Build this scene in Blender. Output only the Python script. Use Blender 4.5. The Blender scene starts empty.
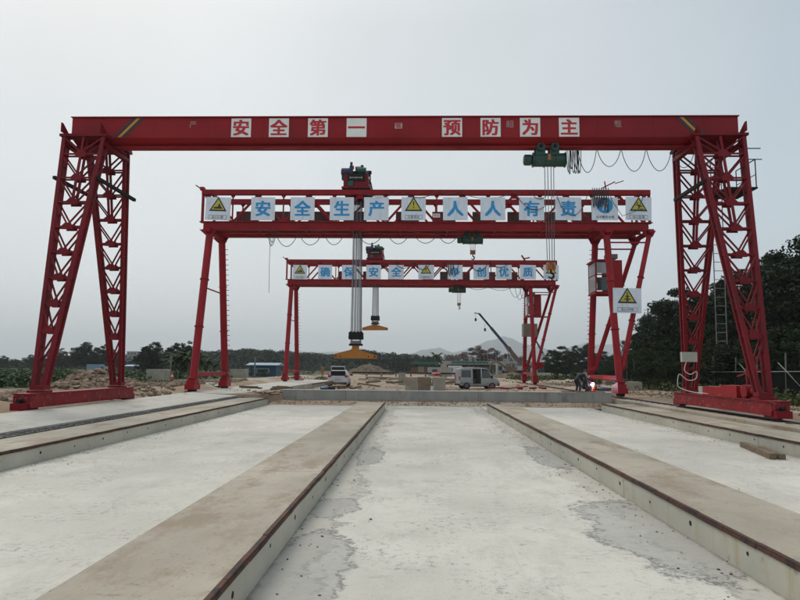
import bpy, math, random
import numpy as np
from math import sin, cos, pi, radians, sqrt
from mathutils import Vector, Matrix, noise

sc = bpy.context.scene
C = sc.collection
R = random.Random(7)

# ------------------------------------------------------------ camera
F_PX, PITCH, YAW, ROLL, EYE = 620.35, .1077, .0271, .0086, 1.74
_cy, _sy, _cp, _sp = cos(YAW), sin(YAW), cos(PITCH), sin(PITCH)
_r0 = Vector((_cy, _sy, 0)); _fw = Vector((-_sy*_cp, _cy*_cp, _sp)); _u0 = Vector((_sy*_sp, -_cy*_sp, _cp))
_right = _r0*cos(ROLL) + _u0*sin(ROLL); _up = -_r0*sin(ROLL) + _u0*cos(ROLL)
cam_d = bpy.data.cameras.new('camera'); cam = bpy.data.objects.new('camera', cam_d); C.objects.link(cam)
M = Matrix((( _right.x, _up.x, -_fw.x, 0), (_right.y, _up.y, -_fw.y, 0), (_right.z, _up.z, -_fw.z, EYE), (0, 0, 0, 1)))
cam.matrix_world = M
cam_d.sensor_width = 36; cam_d.lens = 36*F_PX/800; cam_d.clip_start = .1; cam_d.clip_end = 16000
sc.camera = cam
def at(x, y, Y):
    "world point at distance Y for a measured position in the photograph (used to survey real positions)"
    c, s = cos(ROLL), sin(ROLL); a, b = x-400, y-300
    px, py = a*c+b*s, -a*s+b*c
    d = _r0*(px/F_PX) - _u0*(py/F_PX) + _fw
    t = Y/d.y
    return Vector((d.x*t, Y, EYE+d.z*t))

def lerp(a, b, t): return a+(b-a)*t

# ------------------------------------------------------------ light
SUN_EL, SUN_AZ = radians(52), radians(-35)      # azimuth from +Y towards +X
world = bpy.data.worlds.new('World'); sc.world = world; world.use_nodes = True
wn, wl = world.node_tree.nodes, world.node_tree.links
wn.clear()
out = wn.new('ShaderNodeOutputWorld'); bg = wn.new('ShaderNodeBackground')
sky = wn.new('ShaderNodeTexSky'); sky.sky_type = 'NISHITA'; sky.sun_disc = False
sky.sun_elevation = SUN_EL; sky.sun_rotation = SUN_AZ; sky.air_density = 1.2; sky.dust_density = 6; sky.ozone_density = 1.5
SKY_STRENGTH = .15
bg.inputs['Strength'].default_value = SKY_STRENGTH
# overcast layer: a smooth veil of cloud over the clear sky, a little brighter ahead-left where the sun sits behind it
tc = wn.new('ShaderNodeTexCoord'); nrm = wn.new('ShaderNodeVectorMath'); nrm.operation = 'NORMALIZE'
wl.new(tc.outputs['Generated'], nrm.inputs[0])
dot = wn.new('ShaderNodeVectorMath'); dot.operation = 'DOT_PRODUCT'
wl.new(nrm.outputs[0], dot.inputs[0]); dot.inputs[1].default_value = Vector((-.30, .86, .42)).normalized()
ramp = wn.new('ShaderNodeValToRGB'); wl.new(dot.outputs['Value'], ramp.inputs[0])
e = ramp.color_ramp.elements
e[0].position = .0; e[0].color = (3.2, 3.6, 3.9, 1)
e[1].position = 1; e[1].color = (4.0, 4.28, 4.36, 1)
k = e.new(.70); k.color = (3.05, 3.50, 3.80, 1)
k = e.new(.88); k.color = (3.95, 4.25, 4.36, 1)
sep = wn.new('ShaderNodeSeparateXYZ'); wl.new(nrm.outputs[0], sep.inputs[0])
hz = wn.new('ShaderNodeMapRange'); wl.new(sep.outputs['Z'], hz.inputs[0])
hz.inputs['From Min'].default_value = -.02; hz.inputs['From Max'].default_value = .55
hz.inputs['To Min'].default_value = 1.22; hz.inputs['To Max'].default_value = .90
hz2 = wn.new('ShaderNodeMapRange'); wl.new(sep.outputs['Z'], hz2.inputs[0])      # an overcast sky is brightest overhead
hz2.inputs['From Min'].default_value = .5; hz2.inputs['From Max'].default_value = 1; hz2.inputs['To Min'].default_value = 1; hz2.inputs['To Max'].default_value = 1.9
cn = wn.new('ShaderNodeTexNoise'); wl.new(nrm.outputs[0], cn.inputs['Vector'])
cn.inputs['Scale'].default_value = 2.2; cn.inputs['Detail'].default_value = 4
cm = wn.new('ShaderNodeMapRange'); wl.new(cn.outputs['Fac'], cm.inputs[0])
cm.inputs['To Min'].default_value = .84; cm.inputs['To Max'].default_value = 1.16
mul0 = wn.new('ShaderNodeMath'); mul0.operation = 'MULTIPLY'; wl.new(hz.outputs[0], mul0.inputs[0]); wl.new(hz2.outputs[0], mul0.inputs[1])
mul = wn.new('ShaderNodeMath'); mul.operation = 'MULTIPLY'; wl.new(mul0.outputs[0], mul.inputs[0]); wl.new(cm.outputs[0], mul.inputs[1])
sca = wn.new('ShaderNodeVectorMath'); sca.operation = 'SCALE'
wl.new(ramp.outputs['Color'], sca.inputs[0]); wl.new(mul.outputs[0], sca.inputs['Scale'])
mx = wn.new('ShaderNodeMixRGB'); mx.inputs['Fac'].default_value = .88
wl.new(sky.outputs[0], mx.inputs['Color1']); wl.new(sca.outputs[0], mx.inputs['Color2'])
wl.new(mx.outputs[0], bg.inputs['Color']); wl.new(bg.outputs[0], out.inputs['Surface'])

sun_d = bpy.data.lights.new('sun', 'SUN'); sun = bpy.data.objects.new('sun', sun_d); C.objects.link(sun)
sun_d.energy = 1.4; sun_d.angle = radians(25); sun_d.color = (1, .95, .87)
sdir = Vector((sin(SUN_AZ)*cos(SUN_EL), cos(SUN_AZ)*cos(SUN_EL), sin(SUN_EL)))
sun.rotation_euler = (-sdir).to_track_quat('-Z', 'Y').to_euler()
sc.view_settings.view_transform = 'Standard'; sc.view_settings.look = 'None'
sc.view_settings.gamma = 1; sc.view_settings.use_curve_mapping = False
sc.view_settings.exposure = 0.2
sc.cycles.volume_bounces = 0; sc.cycles.max_bounces = 6; sc.cycles.volume_step_rate = 1

# ------------------------------------------------------------ materials
def V4(c): return (c[0], c[1], c[2], 1)
class N:
    "a tiny node helper"
    def __init__(s, name):
        s.m = bpy.data.materials.new(name); s.m.use_nodes = True
        s.t = s.m.node_tree; s.b = s.t.nodes['Principled BSDF']
        g = s.t.nodes.new('ShaderNodeNewGeometry'); s.pos = g.outputs['Position']; s.rnd = g.outputs['Random Per Island']
    def lk(s, a, i):
        if hasattr(a, 'default_value') and hasattr(a, 'node'): s.t.links.new(a, i)
        else: i.default_value = a if not isinstance(a, tuple) or len(a) != 3 or len(i.default_value) == 3 else V4(a)
    def math(s, op, a, b=0., c=0.):
        n = s.t.nodes.new('ShaderNodeMath'); n.operation = op
        s.lk(a, n.inputs[0]); s.lk(b, n.inputs[1]); s.lk(c, n.inputs[2]); return n.outputs[0]
    def noise(s, scale, detail=4, rough=.55, vec=None, stretch=None):
        n = s.t.nodes.new('ShaderNodeTexNoise'); n.inputs['Scale'].default_value = scale
        n.inputs['Detail'].default_value = detail; n.inputs['Roughness'].default_value = rough
        v = vec or s.pos
        if stretch:
            m = s.t.nodes.new('ShaderNodeVectorMath'); m.operation = 'MULTIPLY'
            s.t.links.new(v, m.inputs[0]); m.inputs[1].default_value = stretch; v = m.outputs[0]
        s.t.links.new(v, n.inputs['Vector']); return n.outputs['Fac']
    def mr(s, v, a, b, lo=0., hi=1.):
        n = s.t.nodes.new('ShaderNodeMapRange'); n.interpolation_type = 'SMOOTHSTEP'
        s.lk(v, n.inputs[0]); n.inputs[1].default_value = a; n.inputs[2].default_value = b
        n.inputs[3].default_value = lo; n.inputs[4].default_value = hi; return n.outputs[0]
    def mix(s, f, a, b):
        n = s.t.nodes.new('ShaderNodeMixRGB'); s.lk(f, n.inputs[0]); s.lk(a, n.inputs[1]); s.lk(b, n.inputs[2]); return n.outputs[0]
    def xyz(s):
        n = s.t.nodes.new('ShaderNodeSeparateXYZ'); s.t.links.new(s.pos, n.inputs[0]); return n.outputs
    def bump(s, h, strength=.3, dist=.02):
        n = s.t.nodes.new('ShaderNodeBump'); n.inputs['Strength'].default_value = strength; n.inputs['Distance'].default_value = dist
        s.t.links.new(h, n.inputs['Height']); s.t.links.new(n.outputs[0], s.b.inputs['Normal'])
    def col(s, c): s.lk(c, s.b.inputs['Base Color'])
    def rough(s, r): s.lk(r, s.b.inputs['Roughness'])

def surf(name, c1, c2=None, scale=2., rough=.7, bump=0., bscale=None, metal=0., dirt=None, dscale=1., lo=.55, hi=.75, stretch=None, spec=.5):
    n = N(name); n.b.inputs['Specular IOR Level'].default_value = spec; c2 = c2 or tuple(x*.8 for x in c1)
    col = n.mix(n.mr(n.noise(scale, 5, stretch=stretch), .3, .7), c1, c2)
    if dirt: col = n.mix(n.mr(n.noise(dscale, 6, .7, stretch=stretch), lo, hi), col, dirt)
    n.col(col); n.rough(rough); n.b.inputs['Metallic'].default_value = metal
    if bump: n.bump(n.noise(bscale or scale*4, 5, .6), bump, .02)
    return n.m

m_red = surf('lattice_red_paint', (.19, .006, .012), (.13, .005, .010), .9, .5, .1, 12, spec=.22, dirt=(.09, .016, .015), dscale=3, lo=.55, hi=.72)
def girder_paint():
    n = N('girder_red_paint'); n.b.inputs['Specular IOR Level'].default_value = .22
    c = n.mix(n.mr(n.noise(.5, 5), .3, .7), (.27, .009, .013), (.185, .006, .010))
    c = n.mix(n.mr(n.noise(1.5, 7, .7, stretch=(4, 1, .35)), .52, .72, 0, .6), c, (.12, .010, .014))      # rain streaks
    c = n.mix(n.mr(n.noise(6, 7, .8, stretch=(.4, 1, 1.5)), .63, .70, 0, .5), c, (.34, .10, .09))          # scuffs
    c = n.mix(n.mr(n.noise(2.1, 7, .8, stretch=(1, 1, .5)), .66, .73, 0, .5), c, (.10, .04, .03))          # rust
    n.col(c); n.rough(n.mr(n.noise(1.2, 4), .3, .7, .42, .62)); n.bump(n.noise(1.6, 3), .12, .02); return n.m
m_girder = girder_paint()
m_redworn = surf('worn_red_paint', (.25, .010, .015), (.18, .008, .012), 2, .55, .2, 9, spec=.25, dirt=(.27, .12, .10), dscale=6, lo=.55, hi=.66)
m_redbright = surf('bright_red_paint', (.33, .009, .012), (.25, .007, .010), 2, .5, spec=.25, dirt=(.14, .02, .02), dscale=5)
m_redtruss = surf('truss_red_paint', (.29, .007, .013), (.21, .006, .010), 1.1, .5, spec=.22, dirt=(.08, .015, .015), dscale=3)
m_redleg = surf('tube_leg_red_paint', (.33, .008, .016), (.24, .007, .013), 1.0, .5, spec=.25, dirt=(.13, .02, .02), dscale=2.5)
m_black = surf('black_steel', (.014, .012, .013), (.024, .021, .02), 6, .75, spec=.15)
m_dark = surf('dark_grease_and_shade', (.010, .010, .012), (.02, .018, .016), 8, .7, spec=.2)  # greasy dark parts; also the painted shade in holes and the open boot
m_green = surf('hoist_green', (.014, .070, .048), (.010, .048, .034), 5, .45, dirt=(.02, .025, .02), dscale=7)
m_navy = surf('motor_blue', (.015, .025, .09), (.01, .016, .05), 5, .5)
m_orange = surf('beam_orange', (.46, .17, .012), (.38, .14, .01), 3, .5, dirt=(.3, .13, .03), dscale=6)
m_hook = surf('hook_orange', (.36, .12, .025), (.26, .085, .02), 5, .5)
m_white = surf('board_white', (.74, .79, .85), (.66, .71, .78), 1.6, .55, dirt=(.50, .53, .56), dscale=2.2, lo=.50, hi=.75, stretch=(2.5, 1, .5))
m_sheet = surf('letter_sheet', (.78, .77, .71), (.68, .67, .61), 2, .6, dirt=(.4, .38, .33), dscale=6, lo=.6, hi=.8)
m_blue = surf('print_blue', (.015, .30, .62), (.012, .26, .56), 3, .5)
m_chred = surf('print_red', (.50, .008, .026), (.42, .007, .02), 3, .5)
m_yellow = surf('print_yellow', (.52, .46, .04), (.46, .40, .03), 3, .5)
m_stripeyel = surf('stripe_yellow', (.45, .28, .03), (.38, .22, .03), 3, .5)
m_ink = surf('print_black', (.02, .02, .025), None, 3, .5)
m_back = surf('board_back_brown', (.09, .06, .045), (.065, .045, .035), 4, .7)
m_faded = surf('faded_white_paint', (.42, .36, .34), (.28, .13, .12), 8, .6)
m_rope = surf('wire_rope', (.06, .06, .065), (.09, .09, .09), 9, .5, metal=.3)
m_ropelt = surf('bright_wire_rope', (.28, .28, .30), (.20, .20, .22), 9, .4, metal=.5)
m_cable = surf('cable_black', (.03, .03, .035), None, 9, .6)
m_cablewh = surf('cable_white', (.6, .6, .58), None, 9, .6)
m_grey = surf('cabinet_grey', (.42, .42, .36), (.35, .35, .3), 3, .5)
m_tan = surf('cabinet_tan', (.22, .19, .13), (.16, .14, .10), 3, .6)
m_glass = N('dark_glass'); m_glass.col((.05, .06, .065)); m_glass.rough(.08); m_glass = m_glass.m
m_glasslt = N('pale_glass'); m_glasslt.col((.30, .33, .34)); m_glasslt.rough(.1); m_glasslt = m_glasslt.m
m_rust = surf('rusty_steel', (.05, .020, .014), (.10, .036, .020), 3, .85, .5, 40, dirt=(.022, .014, .012), dscale=4, lo=.48, hi=.62)
m_rail = surf('rail_steel', (.05, .035, .03), (.08, .05, .04), 7, .5, .2, 30)
m_sleeper = surf('sleeper_dark', (.045, .035, .03), (.07, .055, .045), 7, .85, .4, 30)
m_wood = surf('timber_brown', (.13, .085, .05), (.20, .145, .09), 3, .8, .5, 40, dirt=(.05, .035, .025), dscale=7, stretch=(12, 1.2, 12))
m_rubble = surf('rubble_stone', (.25, .175, .115), (.165, .115, .078), 2.2, .9, .5, 20, dirt=(.35, .29, .215), dscale=1.5)
m_block = surf('block_concrete', (.36, .33, .27), (.28, .25, .20), 1.5, .85, .3, 20, dirt=(.2, .15, .10), dscale=1.2)
m_blockbr = surf('block_brown', (.17, .125, .085), (.23, .18, .13), 1.5, .85, .3, 20, dirt=(.10, .08, .06), dscale=2, stretch=(1, 1, 4))
m_carwhite = surf('car_paint_silver', (.55, .56, .58), (.50, .51, .53), 1, .25, dirt=(.42, .40, .36), dscale=3)
m_vanwhite = surf('van_paint_dull', (.36, .37, .36), (.30, .31, .30), 2, .35, dirt=(.22, .20, .17), dscale=3)
m_tyre = surf('tyre_rubber', (.018, .018, .018), (.035, .03, .028), 6, .85)
m_rim = surf('rim_metal', (.16, .16, .165), None, 6, .35, metal=.6)
m_lampred = surf('lamp_red', (.45, .015, .015), None, 4, .25)
m_plate = surf('plate_pale', (.45, .38, .32), None, 4, .5)
m_seat = surf('seat_cloth', (.08, .06, .05), None, 4, .8)
m_skin = surf('skin', (.26, .14, .09), None, 4, .6)
m_cloth = surf('dark_workwear', (.012, .013, .018), (.02, .02, .028), 6, .85)
m_clothtan = surf('tan_workwear', (.30, .13, .06), (.22, .10, .05), 6, .85)
m_hair = surf('black_hair', (.01, .009, .008), None, 6, .7)
m_shedblue = surf('shed_blue', (.02, .055, .13), (.016, .045, .11), 2, .6)
m_shedroof = surf('shed_roof_blue', (.16, .27, .34), (.13, .23, .30), 2, .5)
m_pale = surf('pale_wall', (.36, .35, .32), (.28, .27, .25), .6, .8)
m_netgreen = surf('net_green', (.03, .14, .09), (.02, .10, .065), 1.5, .8)
m_form = surf('formwork_brown', (.14, .055, .04), (.10, .04, .03), 1, .8)
m_bark = surf('bark', (.07, .055, .042), (.11, .09, .07), 5, .9, .5, 25)
m_fencenet = surf('fence_net', (.014, .015, .014), None, 6, 1., spec=0.)
m_galv = surf('galvanised_pipe', (.20, .20, .19), (.14, .13, .12), 4, .5, metal=.3)
m_cone = surf('cone_red', (.5, .06, .03), None, 4, .6)

def leafmat(name, c1, c2, rough=.6):
    n = N(name)
    f = n.math('ADD', n.math('MULTIPLY', n.rnd, .6), n.math('MULTIPLY', n.noise(.35, 2), .4))
    n.col(n.mix(n.mr(f, .2, .8), c1, c2)); n.rough(rough)
    n.b.inputs['Specular IOR Level'].default_value = .1
    return n.m
m_leafdark = leafmat('leaf_dark', (.012, .020, .010), (.032, .048, .020))
m_leafmid = leafmat('leaf_mid', (.020, .034, .014), (.050, .072, .028), .8)
m_leaffar = leafmat('leaf_far', (.012, .022, .012), (.026, .042, .021))
m_leafcrop = leafmat('leaf_crop', (.022, .042, .012), (.055, .085, .03))
m_leafdry = leafmat('leaf_dry', (.16, .13, .11), (.26, .22, .19))
m_grass = leafmat('grass_blade', (.035, .05, .018), (.085, .095, .035))

def conc_floor():
    n = N('yard_concrete'); x, y, z = n.xyz()
    c = n.mix(n.mr(n.noise(.35, 6, .6), .35, .65), (.585, .55, .48), (.475, .445, .385))
    c = n.mix(n.mr(n.noise(1.4, 10, .75, stretch=(1, .5, 1)), .47, .66, 0, .85), c, (.44, .415, .36))
    c = n.mix(n.mr(n.noise(4.5, 9, .8, stretch=(.5, 1.3, 1)), .56, .66, 0, .8), c, (.35, .34, .30))
    c = n.mix(n.math('MULTIPLY', n.mr(n.noise(11, 8, .8), .52, .60), n.mr(n.noise(1.1, 4, .6), .45, .62, .12, .95)), c, (.27, .26, .235))
    c = n.mix(n.math('MULTIPLY', n.mr(n.noise(24, 6, .85, stretch=(.5, 1.5, 1)), .53, .58), n.mr(n.noise(.8, 5, .7), .55, .66)), c, (.13, .13, .12))     # scuffed and scratched places           # fine scuffs
    c = n.mix(n.mr(n.noise(38, 3, .7), .64, .70, 0, .9), c, (.15, .145, .13))            # specks of dirt
    c = n.mix(n.mr(n.noise(1.1, 7, .7, stretch=(7, .35, 1)), .55, .68, 0, .35), c, (.40, .385, .34))       # drag marks along the bay
    w1 = n.math('MULTIPLY', n.math('SUBTRACT', n.noise(.9, 8, .72), .5), 1.6)
    w2 = n.math('MULTIPLY', n.math('SUBTRACT', n.noise(5, 8, .78), .5), .55)
    wob = n.math('ADD', w1, w2)
    speck = n.mr(n.noise(16, 6, .8), .42, .54)
    # spilt slurry ran along the foot of the beams: a greyer zone with a ragged dark rim
    for (xf, sg, wd, amt) in ((-1.27, 1, .42, 1.), (2.85, -1, .42, .9), (-6.74, 1, .16, .8), (7.69, -1, .16, .8), (3.92, 1, .12, .6)):
        d = n.math('MULTIPLY', n.math('SUBTRACT', x, xf), float(sg))
        dd = n.math('ADD', d, wob)
        zone = n.math('MULTIPLY', n.mr(dd, wd, wd+.05, 1, 0), n.mr(d, -.02, 0.01))
        zone = n.math('MULTIPLY', zone, n.mr(d, 1.5, 1.6, 1, 0))
        c = n.mix(n.math('MULTIPLY', zone, amt*.62), c, n.mix(n.noise(2.2, 8, .75), (.47, .43, .36), (.30, .285, .25)))
        rim = n.math('MULTIPLY', n.math('MULTIPLY', n.mr(dd, wd-.10, wd-.02), n.mr(dd, wd+.02, wd+.09, 1, 0)), n.mr(d, 1.5, 1.6, 1, 0))
        rim = n.math('MULTIPLY', n.math('MULTIPLY', rim, speck), n.mr(n.noise(.7, 3), .38, .55, .15, 1))
        c = n.mix(n.math('MULTIPLY', rim, amt*.62), c, (.15, .145, .135))
    # three wet grey spills
    for (px, py, rx, ry) in ((-1.0, 7.9, .34, .55), (-.98, 5.6, .42, 1.25), (2.55, 6.9, .62, 1.7), (-.9, 12.5, .25, 1.2), (2.6, 12.5, .35, 1.6)):
        ex = n.math('DIVIDE', n.math('SUBTRACT', x, px), rx); ey = n.math('DIVIDE', n.math('SUBTRACT', y, py), ry)
        r = n.math('ADD', n.math('SQRT', n.math('ADD', n.math('MULTIPLY', ex, ex), n.math('MULTIPLY', ey, ey))), n.math('MULTIPLY', wob, 1.1))
        c = n.mix(n.mr(r, .78, 1.04, .55, 0), c, n.mix(n.noise(6, 8, .75), (.36, .35, .32), (.21, .205, .195)))
        rim = n.math('MULTIPLY', n.math('MULTIPLY', n.mr(r, .80, .92), n.mr(r, .94, 1.06, 1, 0)), speck)
        c = n.mix(n.math('MULTIPLY', rim, .8), c, (.11, .11, .105))
    c = n.mix(n.mr(n.noise(.8, 5, .6, stretch=(1, .5, 1)), .62, .75, 0, .35), c, (.50, .44, .34))   # dusty earth
    for xf in (-1.27, 2.85, -6.74, 7.69):                                                # grit gathered along the foot of each beam
        d = n.math('ABSOLUTE', n.math('SUBTRACT', x, xf))
        c = n.mix(n.mr(n.math('ADD', d, n.math('MULTIPLY', n.noise(5, 7, .8), .22)), .10, .17, .9, 0), c, (.17, .16, .14))
    n.col(c); n.rough(.85)
    h = n.math('ADD', n.noise(3, 8, .7), n.math('MULTIPLY', n.noise(22, 5, .7), .4))
    n.bump(h, .55, .03); return n.m
m_floor = conc_floor()
def beam_top(name, a, b, st):
    n = N(name)
    c = n.mix(n.mr(n.noise(.5, 6, .6), .3, .7), a, b)
    c = n.mix(n.mr(n.noise(1.3, 10, .75, stretch=(1, .5, 1)), .48, .62, 0, .8), c, st)
    c = n.mix(n.mr(n.noise(3.5, 9, .8, stretch=(.5, 1.6, 1)), .57, .64, 0, .7), c, (.17, .14, .11))
    c = n.mix(n.mr(n.noise(30, 3, .7), .62, .69, 0, .8), c, (.12, .10, .085))
    n.col(c); n.rough(.8); n.bump(n.noise(14, 6, .7), .3, .015); return n.m
m_beam = beam_top('beam_concrete', (.40, .35, .275), (.28, .245, .185), (.23, .17, .11))
def beam_face():
    n = N('beam_face_concrete')
    c = n.mix(n.mr(n.noise(.7, 5, .6), .3, .7), (.47, .45, .375), (.37, .355, .295))
    c = n.mix(n.mr(n.noise(1.2, 5, .65, stretch=(1, 3.5, .4)), .52, .72, 0, .7), c, (.36, .30, .17))
    c = n.mix(n.mr(n.noise(9, 4, .6), .62, .74, 0, .6), c, (.22, .21, .19))
    n.col(c); n.rough(.8); n.bump(n.noise(10, 5, .7), .25, .01); return n.m
m_face = beam_face()
m_slab = beam_top('road_concrete', (.45, .43, .375), (.36, .345, .30), (.33, .295, .24))
m_wall = surf('low_wall_concrete', (.33, .325, .30), (.27, .265, .24), 1.2, .85, .3, 15, dirt=(.20, .19, .17), dscale=1.6, lo=.5, hi=.72, stretch=(1, 1, .4))
m_walltop = surf('low_wall_top', (.46, .45, .41), None, 1.2, .85, .2, 15)
m_gravel = surf('dark_gravel', (.07, .065, .06), (.13, .12, .11), 14, .95, .8, 60)
def ground_mat():
    n = N('earth'); x, y, z = n.xyz()
    c = n.mix(n.mr(n.noise(.16, 6, .65), .35, .65), (.30, .215, .14), (.215, .15, .098))
    c = n.mix(n.mr(n.noise(.09, 7, .7, stretch=(.5, 1.5, 1)), .48, .62, 0, .8), c, (.38, .33, .26))   # pale dusty patches
    c = n.mix(n.mr(n.noise(.9, 7, .75), .55, .72, 0, .8), c, (.17, .125, .085))
    c = n.mix(n.mr(n.noise(7, 4, .7), .62, .74, 0, .6), c, (.12, .09, .065))
    wob = n.math('MULTIPLY', n.noise(.12, 4), 8.)
    g1 = n.mr(n.math('SUBTRACT', x, wob), -24, -20, 1, 0)                      # the vegetable field on the left
    g2 = n.mr(n.math('ADD', x, n.math('MULTIPLY', n.noise(.5, 4), 2.)), 15.2, 16.5)   # weeds under the trees on the right
    g3 = n.mr(n.math('ADD', y, wob), 190, 230)
    g = n.math('MAXIMUM', n.math('MAXIMUM', n.math('MULTIPLY', g1, n.mr(y, 30, 34)), g2), g3)
    c = n.mix(g, c, n.mix(n.noise(1.4, 5), (.045, .055, .022), (.075, .075, .035)))
    n.col(c); n.rough(.95); n.bump(n.math('ADD', n.noise(2.5, 7, .7), n.math('MULTIPLY', n.noise(13, 5, .7), .5)), .8, .08); return n.m
m_ground = ground_mat()
m_hill = surf('hill_forest', (.018, .027, .020), (.026, .036, .026), .01, 1., 0, spec=0.)

# ------------------------------------------------------------ mesh building
class MB:
    def __init__(s): s.v = []; s.f = []
    def add(s, vs, fs):
        o = len(s.v); s.v += [tuple(v) for v in vs]; s.f += [tuple(i+o for i in f) for f in fs]; return s
    def box(s, c, d, rot=None):
        c = Vector(c); vs = []
        for i in range(8):
            p = Vector(((i & 1)-.5, ((i >> 1) & 1)-.5, ((i >> 2) & 1)-.5))
            p = Vector((p.x*d[0], p.y*d[1], p.z*d[2]))
            if rot is not None: p = rot @ p
            vs.append(c+p)
        return s.add(vs, [(0, 2, 3, 1), (4, 5, 7, 6), (0, 1, 5, 4), (2, 6, 7, 3), (0, 4, 6, 2), (1, 3, 7, 5)])
    def bar(s, a, b, w, h=None, up=(0, 0, 1)):
        a, b = Vector(a), Vector(b); h = h or w; d = (b-a); L = d.length; d.normalize()
        u = Vector(up)
        if abs(d.dot(u)) > .98: u = Vector((0, 1, 0))
        x = d.cross(u).normalized(); u = x.cross(d).normalized()
        m = Matrix((x, d, u)).transposed()
        return s.box((a+b)/2, (w, L, h), m)
    def tube(s, pts, r, n=8, cap=True):
        pts = [Vector(p) for p in pts]; rs = r if isinstance(r, (list, tuple)) else [r]*len(pts)
        rings = []; ref = None
        for i, p in enumerate(pts):
            d = (pts[min(i+1, len(pts)-1)]-pts[max(i-1, 0)]).normalized()
            if ref is None: ref = Vector((0, 0, 1)) if abs(d.z) < .9 else Vector((0, 1, 0))
            x = d.cross(ref).normalized(); y = x.cross(d).normalized(); ref = y
            rings.append([p + (x*cos(2*pi*k/n)+y*sin(2*pi*k/n))*rs[i] for k in range(n)])
        vs = [q for ring in rings for q in ring]; fs = []
        for i in range(len(pts)-1):
            for k in range(n):
                fs.append((i*n+k, i*n+(k+1) % n, (i+1)*n+(k+1) % n, (i+1)*n+k))
        if cap: fs += [tuple(range(n))[::-1], tuple((len(pts)-1)*n+k for k in range(n))]
        return s.add(vs, fs)
    def prism(s, poly, o, ax, ay, az, t):
        "polygon in the plane o + u*ax + v*ay, thickness t along az"
        o, ax, ay, az = Vector(o), Vector(ax), Vector(ay), Vector(az)
        n = len(poly); a = [o+ax*u+ay*v for u, v in poly]; b = [p+az*t for p in a]
        return s.add(a+b, [tuple(range(n))[::-1], tuple(range(n, 2*n))]+[(k, (k+1) % n, (k+1) % n+n, k+n) for k in range(n)])
    def ico(s, c, r, sq=(1, 1, 1), jit=0., rnd=R):
        t = (1+5**.5)/2; vs = []
        for p in ((-1, t, 0), (1, t, 0), (-1, -t, 0), (1, -t, 0), (0, -1, t), (0, 1, t), (0, -1, -t), (0, 1, -t), (t, 0, -1), (t, 0, 1), (-t, 0, -1), (-t, 0, 1)):
            p = Vector(p).normalized()*r*(1+rnd.uniform(-jit, jit)); vs.append(Vector(c)+Vector((p.x*sq[0], p.y*sq[1], p.z*sq[2])))
        return s.add(vs, [(0, 11, 5), (0, 5, 1), (0, 1, 7), (0, 7, 10), (0, 10, 11), (1, 5, 9), (5, 11, 4), (11, 10, 2), (10, 7, 6), (7, 1, 8), (3, 9, 4), (3, 4, 2), (3, 2, 6), (3, 6, 8), (3, 8, 9), (4, 9, 5), (2, 4, 11), (6, 2, 10), (8, 6, 7), (9, 8, 1)])
    def build(s, name, mat, parent=None, smooth=False, label=None):
        off = Vector((0, 0, 0)); p = parent
        if p is not None: off = worldloc(p)
        me = bpy.data.meshes.new(name)
        me.from_pydata([(v[0]-off.x, v[1]-off.y, v[2]-off.z) for v in s.v], [], s.f)
        me.materials.append(mat)
        if smooth: me.shade_smooth(); me.set_sharp_from_angle(angle=radians(40))
        me.update()
        o = bpy.data.objects.new(name, me); C.objects.link(o)
        if parent is not None: o.parent = parent
        if label: o['label'] = label
        return o
def worldloc(o):
    v = Vector((0, 0, 0))
    while o is not None: v += o.location; o = o.parent
    return v
def place(o, loc):
    "move the origin of a top-level mesh to loc, keeping its shape in place"
    d = Vector(loc)-o.location
    o.data.transform(Matrix.Translation(-d)); o.location = Vector(loc); return o
def centre(o):
    vs = [v.co for v in o.data.vertices]
    lo = Vector((min(v.x for v in vs), min(v.y for v in vs), min(v.z for v in vs))); hi = Vector((max(v.x for v in vs), max(v.y for v in vs), max(v.z for v in vs)))
    return place(o, ((lo.x+hi.x)/2, (lo.y+hi.y)/2, lo.z))
def tag(o, label=None, cat=None, group=None, kind=None):
    if label: o['label'] = label
    if cat: o['category'] = cat
    if group: o['group'] = group
    if kind: o['kind'] = kind
    return o
def thing(name, label, cat, loc, group=None):
    o = bpy.data.objects.new(name, None); o.empty_display_size = .2; C.objects.link(o); o.location = Vector(loc)
    return tag(o, label, cat, group)
KIDS = {}
def copy_tree(o, parent=None):
    c = o.copy(); C.objects.link(c)
    if parent is not None: c.parent = parent
    for ch in [x for x in o.children]: copy_tree(ch, c)
    return c

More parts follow.
